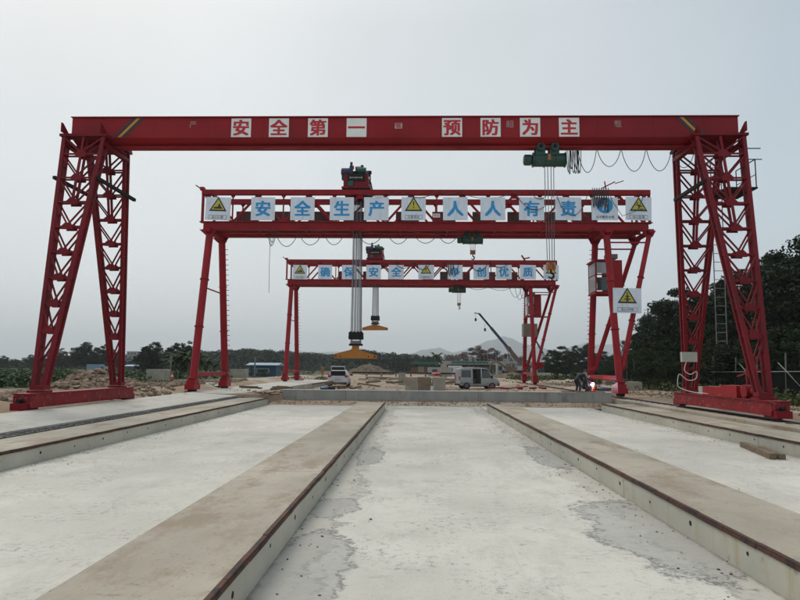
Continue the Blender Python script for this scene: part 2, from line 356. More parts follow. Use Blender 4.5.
_fc = bpy.data.curves.new('lettering', 'FONT'); _fo = bpy.data.objects.new('lettering', _fc); C.objects.link(_fo)
_cache = {}
def glyphs(text, bold):
    k = (text, bold)
    if k not in _cache:
        _fc.body = text; _fc.size = 1; _fc.resolution_u = 2; _fc.offset = bold; _fc.extrude = 0
        bpy.context.view_layer.update()
        me = bpy.data.meshes.new_from_object(_fo.evaluated_get(bpy.context.evaluated_depsgraph_get()))
        vs = [v.co.copy() for v in me.vertices]; fs = [tuple(p.vertices) for p in me.polygons]
        _cache[k] = (vs, fs)
    return _cache[k]
def letter(text, o, ax, ay, size, mat, parent, name='character', bold=.02, off=.004, fit=None, label=None):
    "text centred on o in the plane of ax (right) and ay (up)"
    vs, fs = glyphs(text, 0)
    x0, x1 = min(v.x for v in vs), max(v.x for v in vs)
    cx, cyy = (x0+x1)/2, .38
    sx = size if fit is None else min(size, fit/(x1-x0))
    ax, ay = Vector(ax), Vector(ay); az = ax.cross(ay)
    mb = MB(); b = bold*size*.8
    for q, (dx, dy) in enumerate(((0, 0), (b, b*.6), (-b, -b*.6), (b, -b*.6), (-b, b*.6)) if bold else ((0, 0),)):
        mb.add([Vector(o)+ax*((v.x-cx)*sx+dx)+ay*((v.y-cyy)*size+dy)+az*(off+q*.0006) for v in vs], fs)
    return mb.build(name, mat, parent, label=label)
# ------------------------------------------------------------ terrain
def fbm(x, y, s): return noise.fractal(Vector((x*s, y*s, 3.3)), 1, 2, 4)
def sstep(a, b, v):
    t = min(1, max(0, (v-a)/(b-a))); return t*t*(3-2*t)
def ground_h(x, y):
    low = .37*sstep(31, 47, y)*sstep(9.2, 6.5, x)*sstep(-10.4, -8.5, x)
    base = .42 - max(low, .34*sstep(58, 100, y))
    h = base + .035*fbm(x, y, .35) + .02*fbm(x, y, 1.6)
    # rubble bank left of the left crane track
    if -30 < x < -11.3:
        band = sstep(-11.35, -12.2, x)*sstep(-17.5, -14.2, x)
        n = .5+.5*fbm(x, y, .55)
        top = .10 + .75*math.exp(-((y-26.5)/3.2)**2-((x+14.2)/1.6)**2) + .38*math.exp(-((y-16)/2.2)**2) + .16*math.exp(-((y-36)/9)**2) + .12*math.exp(-((y-50)/6)**2)
        h += band*top*(.6+.8*n) + band*.06*fbm(x, y, 3.)
    # soil heap far ahead, left of the middle
    # small dumps of spoil behind the low wall
    for (px, py, w, k) in ((-2.5, 46, 1.2, .16), (-6, 60, 2, .2), (1.8, 62, 3, .18), (7.5, 50, 1.5, .18), (-13, 70, 4, .3), (13.5, 44, 2.2, .25), (14.2, 30, 1.8, .15), (15, 60, 4, .3)):
        d = math.exp(-((x-px)/w)**2-((y-py)/w)**2)
        if d > .01: h += k*d*(.7+.5*fbm(x, y, 1.5))
    if x > 15.5: h += .12*sstep(15.5, 18, x)
    if -10.45 < x < 9.3 and (y < 29.2 or (-6.4 < x and y < 30.2)): h = -.35
    if (-11.3 < x <= -10.45 or 9.3 <= x < 10.4): h = min(h, .33)
    return h
def lines(a, b, step, lim, grow):
    v = list(np.arange(a, b+1e-6, step)); s = step; x = b
    while x < lim: s *= grow; x += s; v.append(min(x, lim))
    return v
xr = lines(0, 22, .38, 7400, 1.13); xs = sorted(set([-x for x in xr[1:]]+xr))
ys = lines(-14, 64, .38, 6900, 1.06)
gm = MB(); nx = len(xs)
for y in ys:
    for x in xs: gm.v.append((x, y, ground_h(x, y) if abs(x) < 200 and y < 400 else .15))
for j in range(len(ys)-1):
    for i in range(nx-1):
        a = j*nx+i; gm.f.append((a, a+1, a+nx+1, a+nx))
ground = tag(gm.build('ground', m_ground, smooth=True), kind='structure')

def heap(cx, cy, rx, ry, hgt, seed, label):
    mb = MB(); n = 36
    for j in range(n+1):
        for i in range(n+1):
            u, v = 2*i/n-1, 2*j/n-1; r = sqrt(u*u+v*v)
            hh = max(0, 1-r)**.8*(.72+.5*(.5+.5*fbm(u*3+seed, v*3, 1)))+.10*fbm(u*9, v*9+seed, 1)*(1 if r < .95 else 0)
            mb.v.append((cx+u*rx, cy+v*ry, .1+hgt*max(-.15, hh-.02)))
    for j in range(n):
        for i in range(n): a = j*(n+1)+i; mb.f.append((a, a+1, a+n+2, a+n+1))
    o = mb.build('soil_heap', m_heap); place(o, (cx, cy, .1)); return tag(o, label, 'soil heap')
m_heap = surf('heap_soil', (.17, .125, .085), (.11, .08, .055), .8, .95, .5, 6, dirt=(.24, .19, .14), dscale=1.3, spec=.1)
a_ = at(369, 372, 135); heap(a_.x, 135, 5.8, 4.5, 2.5, 1, 'brown soil heap in front of the wood behind the silver car')
a_ = at(341, 374, 130); heap(a_.x-1, 130, 4.5, 3.5, .9, 4, 'low soil heap left of the bigger brown heap')
a_ = at(512, 374, 105); heap(a_.x, 105, 3.6, 3, 1.0, 7, 'small orange brown soil heap right of the minivan')

# far mountains: three ridge lines with depth
def ridge(name, prof, Y, depth, seed, mat):
    pts = [at(px, py, Y) for px, py in prof]
    X = [p.x for p in pts]; Z = [p.z for p in pts]
    n, d = 90, 9; mb = MB()
    for j in range(d+1):
        t = j/d; s = sin(pi*min(1, max(0, t)))**.8 if 0 < t < 1 else 0
        for i in range(n+1):
            x = X[0]+(X[-1]-X[0])*i/n; z = np.interp(x, X, Z)
            mb.v.append((x*(1+(t-.5)*depth/Y), Y+(t-.5)*depth, -.5+max(0, z)*s*(1+.06*noise.noise(Vector((x*.007, t*5, seed))))+(10*noise.noise(Vector((x*.015, t*9, seed+3))) if s > 0 else 0)))
    for j in range(d):
        for i in range(n):
            a = j*(n+1)+i; mb.f.append((a, a+1, a+n+2, a+n+1))
    return tag(mb.build(name, mat, smooth=True), kind='structure')
ridge('mountain', [(372, 367), (392, 357), (410, 354), (424, 350), (440, 347), (452, 352), (464, 350), (478, 345), (490, 340), (502, 336), (512, 338), (522, 343), (536, 346), (548, 349), (560, 352), (580, 358), (600, 366)], 5000, 1300, 1, m_hill)
ridge('mountain', [(180, 366), (225, 361), (262, 353), (290, 351), (320, 352), (345, 351), (362, 355), (385, 357), (410, 366)], 5900, 700, 5, m_hill)
ridge('mountain', [(530, 366), (556, 352), (572, 346), (586, 343), (600, 345), (618, 343), (634, 347), (652, 345), (680, 352), (720, 366)], 5800, 900, 9, m_hill)

# ------------------------------------------------------------ the casting yard
XLL, XLO, XLI, XRI, XRO, XRR = -6.74, -2.36, -1.27, 2.85, 3.92, 7.69
BH = .285
def slab(name, x0, x1, y0, y1, z, mat, z0=-.3):
    return tag(MB().box(((x0+x1)/2, (y0+y1)/2, (z+z0)/2), (x1-x0, y1-y0, z-z0)).build(name, mat), kind='structure')
slab('yard_floor', XLL-.05, XRR+.05, -8, 28.55, 0, m_floor)
def track_beam(x0, x1, yend, face, top=BH, facemat=m_face, rail=True):
    "a long concrete beam cast in lengths; face: side (-1/+1) that looks into the bay and carries the edge rail"
    b = bpy.data.objects.new('track_beam', None); C.objects.link(b); b.location = ((x0+x1)/2, 0, 0); tag(b, kind='structure')
    y = -8.; seg = 5.6
    while y < yend-.3:
        y1 = min(y+seg, yend)
        if yend-y1 < 1: y1 = yend
        me = MB(); j = .006
        me.box(((x0+x1)/2, (y+y1)/2, top/2-.02), (x1-x0, y1-y-2*j, top+.04))
        o = me.build('beam_segment', m_beam, b)
        o.data.materials.append(facemat)
        for p in o.data.polygons:
            if abs(p.normal.x) > .5 or abs(p.normal.y) > .5: p.material_index = 1
        xf = x1 if face > 0 else x0
        hm = MB(); k = 0; yy = math.ceil(y/1.12)*1.12
        while yy < y1-.1:
            zz = .155+.02*sin(yy*7)
            hm.tube([(xf-face*.02, yy, zz), (xf+face*.003, yy, zz)], .022+.005*sin(yy*3), 10); yy += 1.12
        if hm.v: hm.build('tie_hole_shade', m_dark, o)  # solid discs, the shade inside each hole painted as dark colour
        if rail:
            rm = MB(); xw = .040
            nq = 10
            for q in range(nq):      # the steel edge was never quite straight
                ya_, yb_ = lerp(y+.006, y1-.006, q/nq), lerp(y+.006, y1-.006, (q+1)/nq); wq = R.uniform(-.004, .004); zq = R.uniform(-.003, .003)
                rm.box((xf-face*(xw/2-.008)+wq, (ya_+yb_)/2, top+.006+zq), (xw, yb_-ya_, .034))
                rm.box((xf+face*.010+wq, (ya_+yb_)/2, top-.012+zq), (.008, yb_-ya_, .030+R.uniform(-.006, .004)))
            rm.build('edge_rail', m_rust, b)
        y = y1
    return b
track_beam(XLO, XLI, 25.8, 1)
track_beam(XRI, XRO, 25.4, -1)
track_beam(-8.05, XLL, 28.4, 1)
track_beam(XRR, 9.0, 26.3, -1)
# beds of the two crane tracks
tag(MB().box((9.75, 10.3, .06), (1.44, 36.6, .62)).build('track_bed', m_beam), kind='structure')
# road slab on the left with its gravel gap
g = MB(); g.add([(-8.55, -8, .30), (-8.05, -8, .30), (-8.05, 29.5, .30), (-8.55, 29.5, .30)], [(0, 1, 2, 3)])
tag(g.build('gravel_gap', m_gravel), kind='structure')
rs = MB(); NY = 60; prof = []
for j in range(NY+1):
    y = -8 + 68*j/NY; w = .04*noise.noise(Vector((0, y*.6, 2)))
    xi = -8.42+w*1.6 + (0 if y < 27 else (y-27)*.012)
    xo = -10.66 - .02*max(0, y-24) + w
    zi, zo = .345, .47
    if y > 30: zi, zo = .42, .47
    prof.append([(xi, y, -.2), (xi, y, zi), ((xi+xo)/2, y, (zi+zo)/2+.01), (xo, y, zo), (xo, y, -.2)])
for row in prof: rs.v += row
for j in range(NY):
    for k in range(4):
        a = j*5+k; rs.f.append((a, a+5, a+6, a+1))
tag(rs.build('road_slab', m_slab), kind='structure')
# loose gravel in the gap
gs = MB(); rr = random.Random(3)
for i in range(2600):
    y = rr.uniform(6, 29)
    gs.ico((rr.uniform(-8.5, -8.08), y, .305), rr.uniform(.008, .022), (1, 1, .7), .3, rr)
tag(gs.build('gravel', m_gravel), 'dark gravel filling the gap between the outer beam and the road slab', 'gravel', kind='stuff')

# low cross wall closing the yard
lw = bpy.data.objects.new('low_wall', None); C.objects.link(lw); lw.location = (1.4, 30.5, .1)
tag(lw, 'low grey concrete wall running across the far end of the casting yard', 'wall')
x = -6.55; k = 0
while x < 9.25:
    x1 = min(x+3.17, 9.27)
    o = MB().box(((x+x1)/2, 30.2, .33), (x1-x-.012, .46, .54)).build('wall_block', m_wall, lw)
    MB().box(((x+x1)/2, 30.2, .608), (x1-x-.006, .48, .016)).build('wall_coping', m_walltop, o); x = x1
# strip of dirt and rubble in front of the wall
ds = MB(); nn = 80
for j, (y, z) in enumerate(((27.9, -.02), (28.5, .03), (29.2, .10), (29.96, .15))):
    for i in range(nn+1):
        x = -6.7+15.9*i/nn; ds.v.append((x, y+.25*noise.noise(Vector((x*.8, j, 0)))*(1 if j < 3 else 0), z+.05*noise.noise(Vector((x*1.5, j*2, 1)))*(1 if 0 < j < 3 else 0)))
for j in range(3):
    for i in range(nn): a = j*(nn+1)+i; ds.f.append((a, a+1, a+nn+2, a+nn+1))
tag(ds.build('dirt_strip', m_ground, smooth=True), kind='structure')

def stones(name, label, n, area, r0, r1, mat, seed, zoff=0., cat='rubble'):
    rr = random.Random(seed); mb = MB()
    for i in range(n):
        x, y = area(rr)
        z = ground_h(x, y) if zoff is None else zoff(x, y)
        r = r0*(r1/r0)**(rr.random()**2.2)
        mb.ico((x, y, z+r*.25), r, (rr.uniform(.7, 1.4), rr.uniform(.7, 1.3), rr.uniform(.45, .9)), .3, rr)
    return tag(mb.build(name, mat), label, cat, kind='stuff')
stones('rubble', 'bank of broken stone and brown earth beside the left crane track', 5200, lambda r: (-12.3-abs(r.gauss(0, 1.7)), r.uniform(13, 46)), .03, .17, m_rubble, 5, None)
stones('heap_stone', 'taller heap of broken stone behind the left end beam of the nearest crane', 1500, lambda r: (r.gauss(-14.2, 1.3), r.gauss(26.5, 2.4)), .05, .2, m_rubble, 6, None)
stones('spoil_stone', 'scattered broken stone and clods on the ground past the low wall', 1500, lambda r: (r.uniform(-10, 14), 31.6+r.random()**1.6*45), .02, .11, m_rubble, 8, None)
stones('strip_rubble', 'small brown rubble along the foot of the low cross wall', 1500, lambda r: (r.uniform(-6.4, 9), r.uniform(28.4, 29.9)), .012, .06, m_rubble, 9, lambda x, y: .02+.12*(y-28.4)/1.5)
stones('soil_clod', 'orange earth clods beside the right crane track', 1500, lambda r: (11.2+abs(r.gauss(0, 1.6)), r.uniform(14, 60)), .02, .1, m_rubble, 10, None)
stones('yard_chip', 'small loose chips scattered over the yard floor', 1500, lambda r: (r.choice((-6.5, -1.1, 2.6, 4.1, 7.4))+r.gauss(0, .25), r.uniform(3, 28)), .006, .016, m_gravel, 12, lambda x, y: 0 if not (XLO < x < XLI or XRI < x < XRO or x < XLL or x > XRR) else -.1, 'chips')

# crane track rails
def crane_track(x, label, y1):
    t = thing('crane_track', label, 'crane track', (x, 5, .36))
    rm = MB(); rm.box((x, (y1-8)/2, .374), (.11, y1+8, .012)).box((x, (y1-8)/2, .39), (.02, y1+8, .022)).box((x, (y1-8)/2, .41), (.055, y1+8, .022))
    rm.build('rail', m_rail, t)
    return t
tr = crane_track(9.81, 'rusty crane rail on short dark sleepers along the right side of the yard', 62)
sl = MB().box((9.81, 6, .374), (.46, .15, .02)).build('sleeper', m_sleeper, tr)
y = 6.62; cnt = 1
while y < 60:
    c = sl.copy(); C.objects.link(c); c.parent = tr; c.location = (0, y-6, 0); y += .62
    cnt += 1
crane_track(-10.92, 'rusty crane rail on the ground beyond the road slab on the left', 62)

def smooth_path(pts, n=6):
    P = [Vector(p) for p in pts]; P = [P[0]]+P+[P[-1]]; out_ = []
    for i in range(1, len(P)-2):
        for k in range(n):
            t = k/n; a, b, c, d = P[i-1], P[i], P[i+1], P[i+2]
            out_.append(.5*((2*b)+(c-a)*t+(2*a-5*b+4*c-d)*t*t+(3*b-a-3*c+d)*t*t*t))
    return out_+[P[-2]]

# ------------------------------------------------------------ crane 1: box girder gantry on lattice legs
YC = 20.27
YG = 19.85
def S(p):
    'shift a surveyed point on the girder to its true distance'
    k = YG/20.27; return (p[0]*k, p[1]*k, EYE+(p[2]-EYE)*k)
g1 = thing('gantry_crane', 'nearest and largest red gantry crane with a solid box girder on lattice legs', 'gantry crane', (-.55, YC, .42))
GX0, GX1 = -11.58, 10.43
def ext_x(poly, x0, x1): return MB().prism(poly, (x0, 0, 0), (0, 1, 0), (0, 0, 1), (1, 0, 0), x1-x0)
gir = ext_x([(19.75, 9.27), (19.75, 9.96), (20.79, 9.96), (20.79, 9.27), (20.40, 9.13), (20.36, 9.09), (20.36, 9.035), (20.04, 9.035), (20.04, 9.09), (20.10, 9.13)], GX0, GX1).build('girder', m_girder, g1)
ext_x([(19.69, 9.96), (19.69, 9.985), (20.85, 9.985), (20.85, 9.96)], GX0-.03, GX1+.03).build('top_flange', m_girder, gir)
ext_x([(19.73, 9.255), (19.73, 9.285), (19.746, 9.285), (19.746, 9.255)], GX0, GX1).build('web_seam', m_girder, gir)
sm = MB()
for i in range(12):
    x = -10.6+i*1.83
    sm.box((x, 19.748, 9.62), (.012, .006, .66))
sm.build('weld_seam', m_girder, gir)
for (xa, sgn) in ((-9.55, 1), (8.72, -1)):
    for (dx, mt) in ((0, m_ink), (sgn*.16, m_stripeyel), (sgn*.30, m_ink)):
        pl = [(xa+dx, 9.94), (xa+dx+.11, 9.94), (xa+dx+.11-sgn*.62, 9.29), (xa+dx-sgn*.62, 9.29)]
        MB().prism(pl, (0, 19.742, 0), (1, 0, 0), (0, 0, 1), (0, 1, 0), .006).build('hazard_stripe', mt, gir)
AX, AY = Vector((1, 0, 0)), Vector((0, 0, 1))
def gxx(px): return at(px, 128, 19.75).x
for px, ch in ((241.3, '安'), (279, '全'), (318, '第'), (356.6, '一'), (452, '预'), (490.5, '防'), (530, '为'), (569, '主')):
    x = gxx(px); s = MB().box((x, 19.735, 9.60), (.66, .014, .64)).build('letter_sheet', m_sheet, gir)
    letter(ch, (x, 19.728, 9.60), AX, AY, .57, m_chred, s, bold=.046)
for px, ch in ((193, '严'), (510, '超'), (618, '载')):
    letter(ch, (gxx(px), 19.748, 9.72), AX, AY, .26, m_faded, gir, 'faded_character', bold=0)
s = MB().box((gxx(398.5), 19.742, 9.66), (.25, .008, .19)).build('small_plate', m_faded, gir)
letter('禁', (gxx(398.5), 19.738, 9.66), AX, AY, .17, m_chred, s, bold=.01)

gset = [gir]+list(gir.children_recursive)
for o in gset:       # bring the girder to its surveyed distance
    off = g1.location
    for v in o.data.vertices:
        w = v.co+off; v.co = Vector(S(w))-off
def lattice_leg(bot, top, nlev, zl, parent):
    "bot/top: (x0, x1, y0, y1, z); four chords, V braces with gussets on the front and back face"
    def P(ix, iy, z):
        t = (z-bot[4])/(top[4]-bot[4])
        return Vector((lerp(bot[ix], top[ix], t), lerp(bot[2+iy], top[2+iy], t), z))
    leg = MB()
    bx, by = (bot[0]+bot[1])/2, (bot[2]+bot[3])/2
    leg.box((bx, by, bot[4]-.05), (bot[1]-bot[0]+.22, bot[3]-bot[2]+.22, .06)).box((bx, by, bot[4]+.06), (bot[1]-bot[0]+.14, bot[3]-bot[2]+.10, .12))
    L = leg.build('leg', m_red, parent)
    for ix in (0, 1):
        for iy in (0, 1):
            MB().bar(P(ix, iy, bot[4]), P(ix, iy, top[4]), .115, .07, (0, 1, 0)).build('chord', m_red, L)
    zs = zl
    for iy in (0, 1):
        fy = -.01 if iy == 0 else .01
        for k, z in enumerate(zs):
            a, b = P(0, iy, z), P(1, iy, z); mid = (a+b)/2; w = (b-a).length
            MB().bar(a, b, .045, .05).build('cross_brace', m_red, L)
            zn = zs[k-1]-.03 if k else top[4]
            if w > .36 and k < 8:
                gw = min(.34, w*.62)
                MB().prism([(-gw/2, -.09), (gw/2, -.09), (gw*.5, .03), (gw*.22, .12), (-gw*.22, .12), (-gw*.5, .03)], mid+Vector((0, -.012+fy*2, 0)), AX, AY, (0, 1, 0), .024).build('gusset_plate', m_red, L)
            for ix in ((0, 1) if k < 8 else (1,)):
                MB().bar(mid+Vector((0, fy, .05)) if k < 8 else P(0, iy, z), P(ix, iy, zn), .042, .045, (0, 1, 0)).build('diagonal_brace', m_red, L)
            if w > 1.0: MB().bar(mid, (P(0, iy, zn)+P(1, iy, zn))/2, .07, .05, (0, 1, 0)).build('centre_brace', m_red, L)
    for ix in (0, 1):
        for k, z in enumerate(zs):
            MB().bar(P(ix, 0, z), P(ix, 1, z), .05).build('batten', m_red, L)
            zz = (z+(zs[k-1] if k else top[4]))/2; MB().bar(P(ix, 0, zz), P(ix, 1, zz), .04).build('batten', m_red, L)
    return L
zlev = [8.41-.813*k for k in range(8)]+[1.75]
for sx, cxb in ((-1, -10.93), (1, 9.77)):
    ox0, ox1 = (-11.36, -10.07) if sx < 0 else (8.72, 10.18)
    # the legs splay along the track; wide at the girder, narrow at the end beam
    lattice_leg((cxb-.14, cxb+.14, 17.80, 18.02, 1.0), (ox0, ox1, 18.98, 19.22, 9.0), 9, zlev, g1)
    lattice_leg((cxb-.14, cxb+.14, 22.50, 22.72, 1.0), (ox0, ox1, 20.42, 20.66, 9.0), 9, zlev, g1)
    for yy in (19.1, 20.54):
        MB().box(((ox0+ox1)/2, yy, 9.06), (ox1-ox0+.26, .36, .08)).build('leg_cap', m_red, g1)
    for xx in (ox0+.02, ox1-.02):
        MB().box((xx, YG, 8.79), (.16, 1.7, .12)).build('saddle_beam', m_red, g1)
        for yy, s2 in ((19.0, 1), (20.7, -1)):
            MB().prism([(-.25, 9.10), (-.25, 9.40), (-.16, 9.40), (.30, 9.10)], (xx-.015, yy, 0), (0, s2, 0), AY, AX, .03).build('stiffener', m_red, g1)
    sd = MB().box(((ox0+ox1)/2, YG, 8.868), (ox1-ox0+.3, .70, .03)).build('saddle_plate', m_red, g1)
    # end beam with wheels
    eb = MB().box((cxb, YC, .72), (.50, 6.30, .36)).box((cxb, YC, .908), (.58, 6.34, .02)).box((cxb, YC, .532), (.58, 6.34, .02)).build('end_beam', m_redworn, g1)
    for yy in (17.25, 23.3):
        MB().box((cxb, yy, .56), (.42, .62, .20)).build('bogie_box', m_red, eb)
        MB().tube([(cxb-.09, yy, .60), (cxb+.09, yy, .60)], .18, 20).build('wheel', m_black, eb, True)
    for yy in (17.08, 23.46):
        MB().tube([(cxb, yy, .72), (cxb, yy+(.14 if yy > 20 else -.14), .72)], .06, 10).build('buffer', m_black, eb, True)
for xx, z, ya, yb in ((-11.46, 7.60, 18.75, 21.2), (-10.05, 7.56, 18.7, 21.3), (8.66, 7.40, 18.4, 20.6)):
    MB().bar((xx, ya, z), (xx, yb, z), .10, .10).build('tie_bar', m_black, g1)
# drive motors and cabinet on the right end beam
x0 = 9.78
mb = MB().box((x0, 20.55, 1.06), (.44, 1.25, .28)); mb.build('motor_cover', m_redbright, g1)
MB().box((x0-.02, 19.35, 1.09), (.50, .95, .36)).build('motor_cover', m_redbright, g1)
MB().box((x0, 21.45, 1.05), (.34, .30, .26)).build('terminal_box', m_grey, g1)
gb = MB().tube([(x0-.2, 18.62, 1.12), (x0+.2, 18.62, 1.12)], .19, 16).tube([(x0, 18.3, 1.1), (x0, 18.8, 1.1)], .12, 12).box((x0, 18.5, 1.5), (.05, .05, .7)).box((x0, 18.75, 1.5), (.05, .05, .6)).bar((x0, 18.45, 1.7), (x0, 19.3, 1.55), .04).build('gearbox', m_redworn, g1, True)
p = at(689, 357, 22.0)
MB().box((p.x, 22.02, p.z), (.52, .16, .34)).build('control_box', m_grey, g1)
MB().tube(smooth_path([(p.x-.1, 21.98, p.z-.15), (p.x-.2, 21.95, p.z-.45), (p.x, 21.95, p.z-.6), (p.x+.24, 22.0, p.z-.5), (p.x+.2, 22.0, p.z-.75), (p.x-.1, 21.95, p.z-.8), (p.x-.38, 21.95, p.z-.6), (p.x-.45, 21.95, p.z-.95), (p.x-.38, 21.9, 1.1), (p.x-.1, 21.6, .98), (p.x+.05, 21, .96), (p.x+.06, 19.9, .96)]), .015, 6).build('white_cable', m_cablewh, g1, True)
# ladder and small platform on the right side
lad = MB()
for xx in (10.15, 10.50):
    lad.tube([(xx, 21.3, 2.6), (xx, 21.15, 8.9)], .018, 5)
for k in range(21): lad.bar((10.15, 21.3-.007*k, 2.7+.3*k), (10.50, 21.3-.007*k, 2.7+.3*k), .02)
lad.build('ladder', m_galv, g1)
pf = MB().box((10.40, 20.3, 7.55), (1.0, 1.3, .05))
for yy in (19.7, 20.3, 20.9): pf.bar((10.88, yy, 7.55), (10.88, yy, 8.5), .025)
pf.bar((10.88, 19.7, 8.5), (10.88, 20.9, 8.5), .025).bar((10.88, 19.7, 8.0), (10.88, 20.9, 8.0), .018).bar((10.4, 19.7, 8.5), (11.1, 19.7, 8.5), .025)
pf.build('platform', m_black, g1)
MB().bar((10.2, 19.3, 8.72), (10.85, 19.3, 8.72), .03).build('pipe_stub', m_galv, g1)
# festoon cable under the girder
def loop(a, b, sag, n=14):
    a, b = Vector(a), Vector(b)
    return [a.lerp(b, t/n)-Vector((0, 0, sag*(1-(2*t/n-1)**2)**.8)) for t in range(n+1)]
fx = [5.35, 6.0, 6.8, 7.63, 8.48, 9.24]
for a, b, s in zip(fx, fx[1:]+[9.95], (.74, .54, .70, .69, .58, .55)):
    MB().tube(loop(S((a+.02, YC, 9.0)), S((b-.02, YC, 9.0)), s if b < 9.9 else .45), .012, 5).build('festoon_cable', m_cable, g1, True)
for k in range(8):
    a = 4.98+k*.055; MB().tube(loop(S((a, YC+.05*sin(k*3), 9.0)), S((a+.12+.03*sin(k*5), YC, 9.0)), .72+.1*sin(k*2.2)), .013, 5).build('festoon_cable', m_cable, g1, True)

# ------------------------------------------------------------ electric hoists
def hoist(x, y, ztop, sc_, hookz, label, group, facing=1, hookmat=None, hx=None):
    "monorail hoist: drum along the girder, two side trolleys, ropes and hook"
    h = thing('electric_hoist', label, 'hoist', (x, y, ztop), group)
    s = sc_; zc = ztop-.33*s
    MB().tube([(x-.44*s, y, zc), (x-.40*s, y, zc), (x+.62*s, y, zc), (x+.66*s, y, zc)], [.19*s, .22*s, .22*s, .19*s], 20).build('drum_housing', m_green, h, True)
    MB().tube([(x-.71*s, y, zc), (x-.68*s, y, zc), (x-.48*s, y, zc), (x-.44*s, y, zc)], [.13*s, .18*s, .18*s, .12*s], 18).build('motor', m_green, h, True)
    for dx in (-.42, -.06, .3, .62): MB().tube([(x+dx*s, y, zc), (x+(dx+.03)*s, y, zc)], .245*s, 20).build('flange_ring', m_green, h, True)
    for dx in (-.18, .27):
        tb = MB().box((x+dx*s, y-.16*s, ztop-.08*s), (.30*s, .05*s, .26*s)).build('trolley_plate', m_green, h)
        MB().box((x+dx*s, y+.16*s, ztop-.08*s), (.30*s, .05*s, .26*s)).build('trolley_plate', m_green, h)
        for sy in (-1, 1):
            MB().tube([(x+dx*s, y+sy*.08*s, ztop+.05*s), (x+dx*s, y+sy*.27*s, ztop+.05*s)], .135*s, 16).build('trolley_wheel', m_green, tb, True)
            MB().tube([(x+dx*s, y+sy*.27*s, ztop+.05*s), (x+dx*s, y+sy*.31*s, ztop+.05*s)], .06*s, 10).build('hub_cap', m_dark, tb, True)
    MB().box((x+.08*s, y-.235*s, zc+.02), (.10*s, .05*s, .20*s)).build('terminal_box', m_hook, h)
    hx = x+.12*s if hx is None else hx
    zb = hookz+.42*s
    rp = MB()
    for dx in (-.15, -.05, .06, .15): rp.tube([(hx+dx*s, y, zc-.1), (hx+dx*s*.75, y, zb)], .010*s+.002, 5)
    rp.build('hoist_rope', m_rope, h)
    hm = hookmat or m_hook
    bl = MB()
    for dx in (-.10, .10): bl.tube([(hx+dx*s-.035*s, y, zb-.06*s), (hx+dx*s+.035*s, y, zb-.06*s)], .13*s, 16)
    bl.box((hx, y, zb-.06*s), (.10*s, .12*s, .20*s)); bl.build('hook_block', hm, h, True)
    pts = [(hx, y, zb-.12*s), (hx, y, zb-.24*s)]
    for k in range(11):
        a = pi/2 - k*1.45*pi/10; pts.append((hx+.085*s*cos(a), y, zb-.36*s+.085*s*sin(a)))
    MB().tube(pts, [.03*s]*2+[.035*s]*7+[.028*s, .022*s, .016*s, .008*s], 8).build('hook', m_black, h, True)
    return h
hoist(4.19, YG, 8.86, 1.0, 4.64, 'large dark green electric hoist under the solid girder of the nearest crane', 'electric hoists under the cranes')
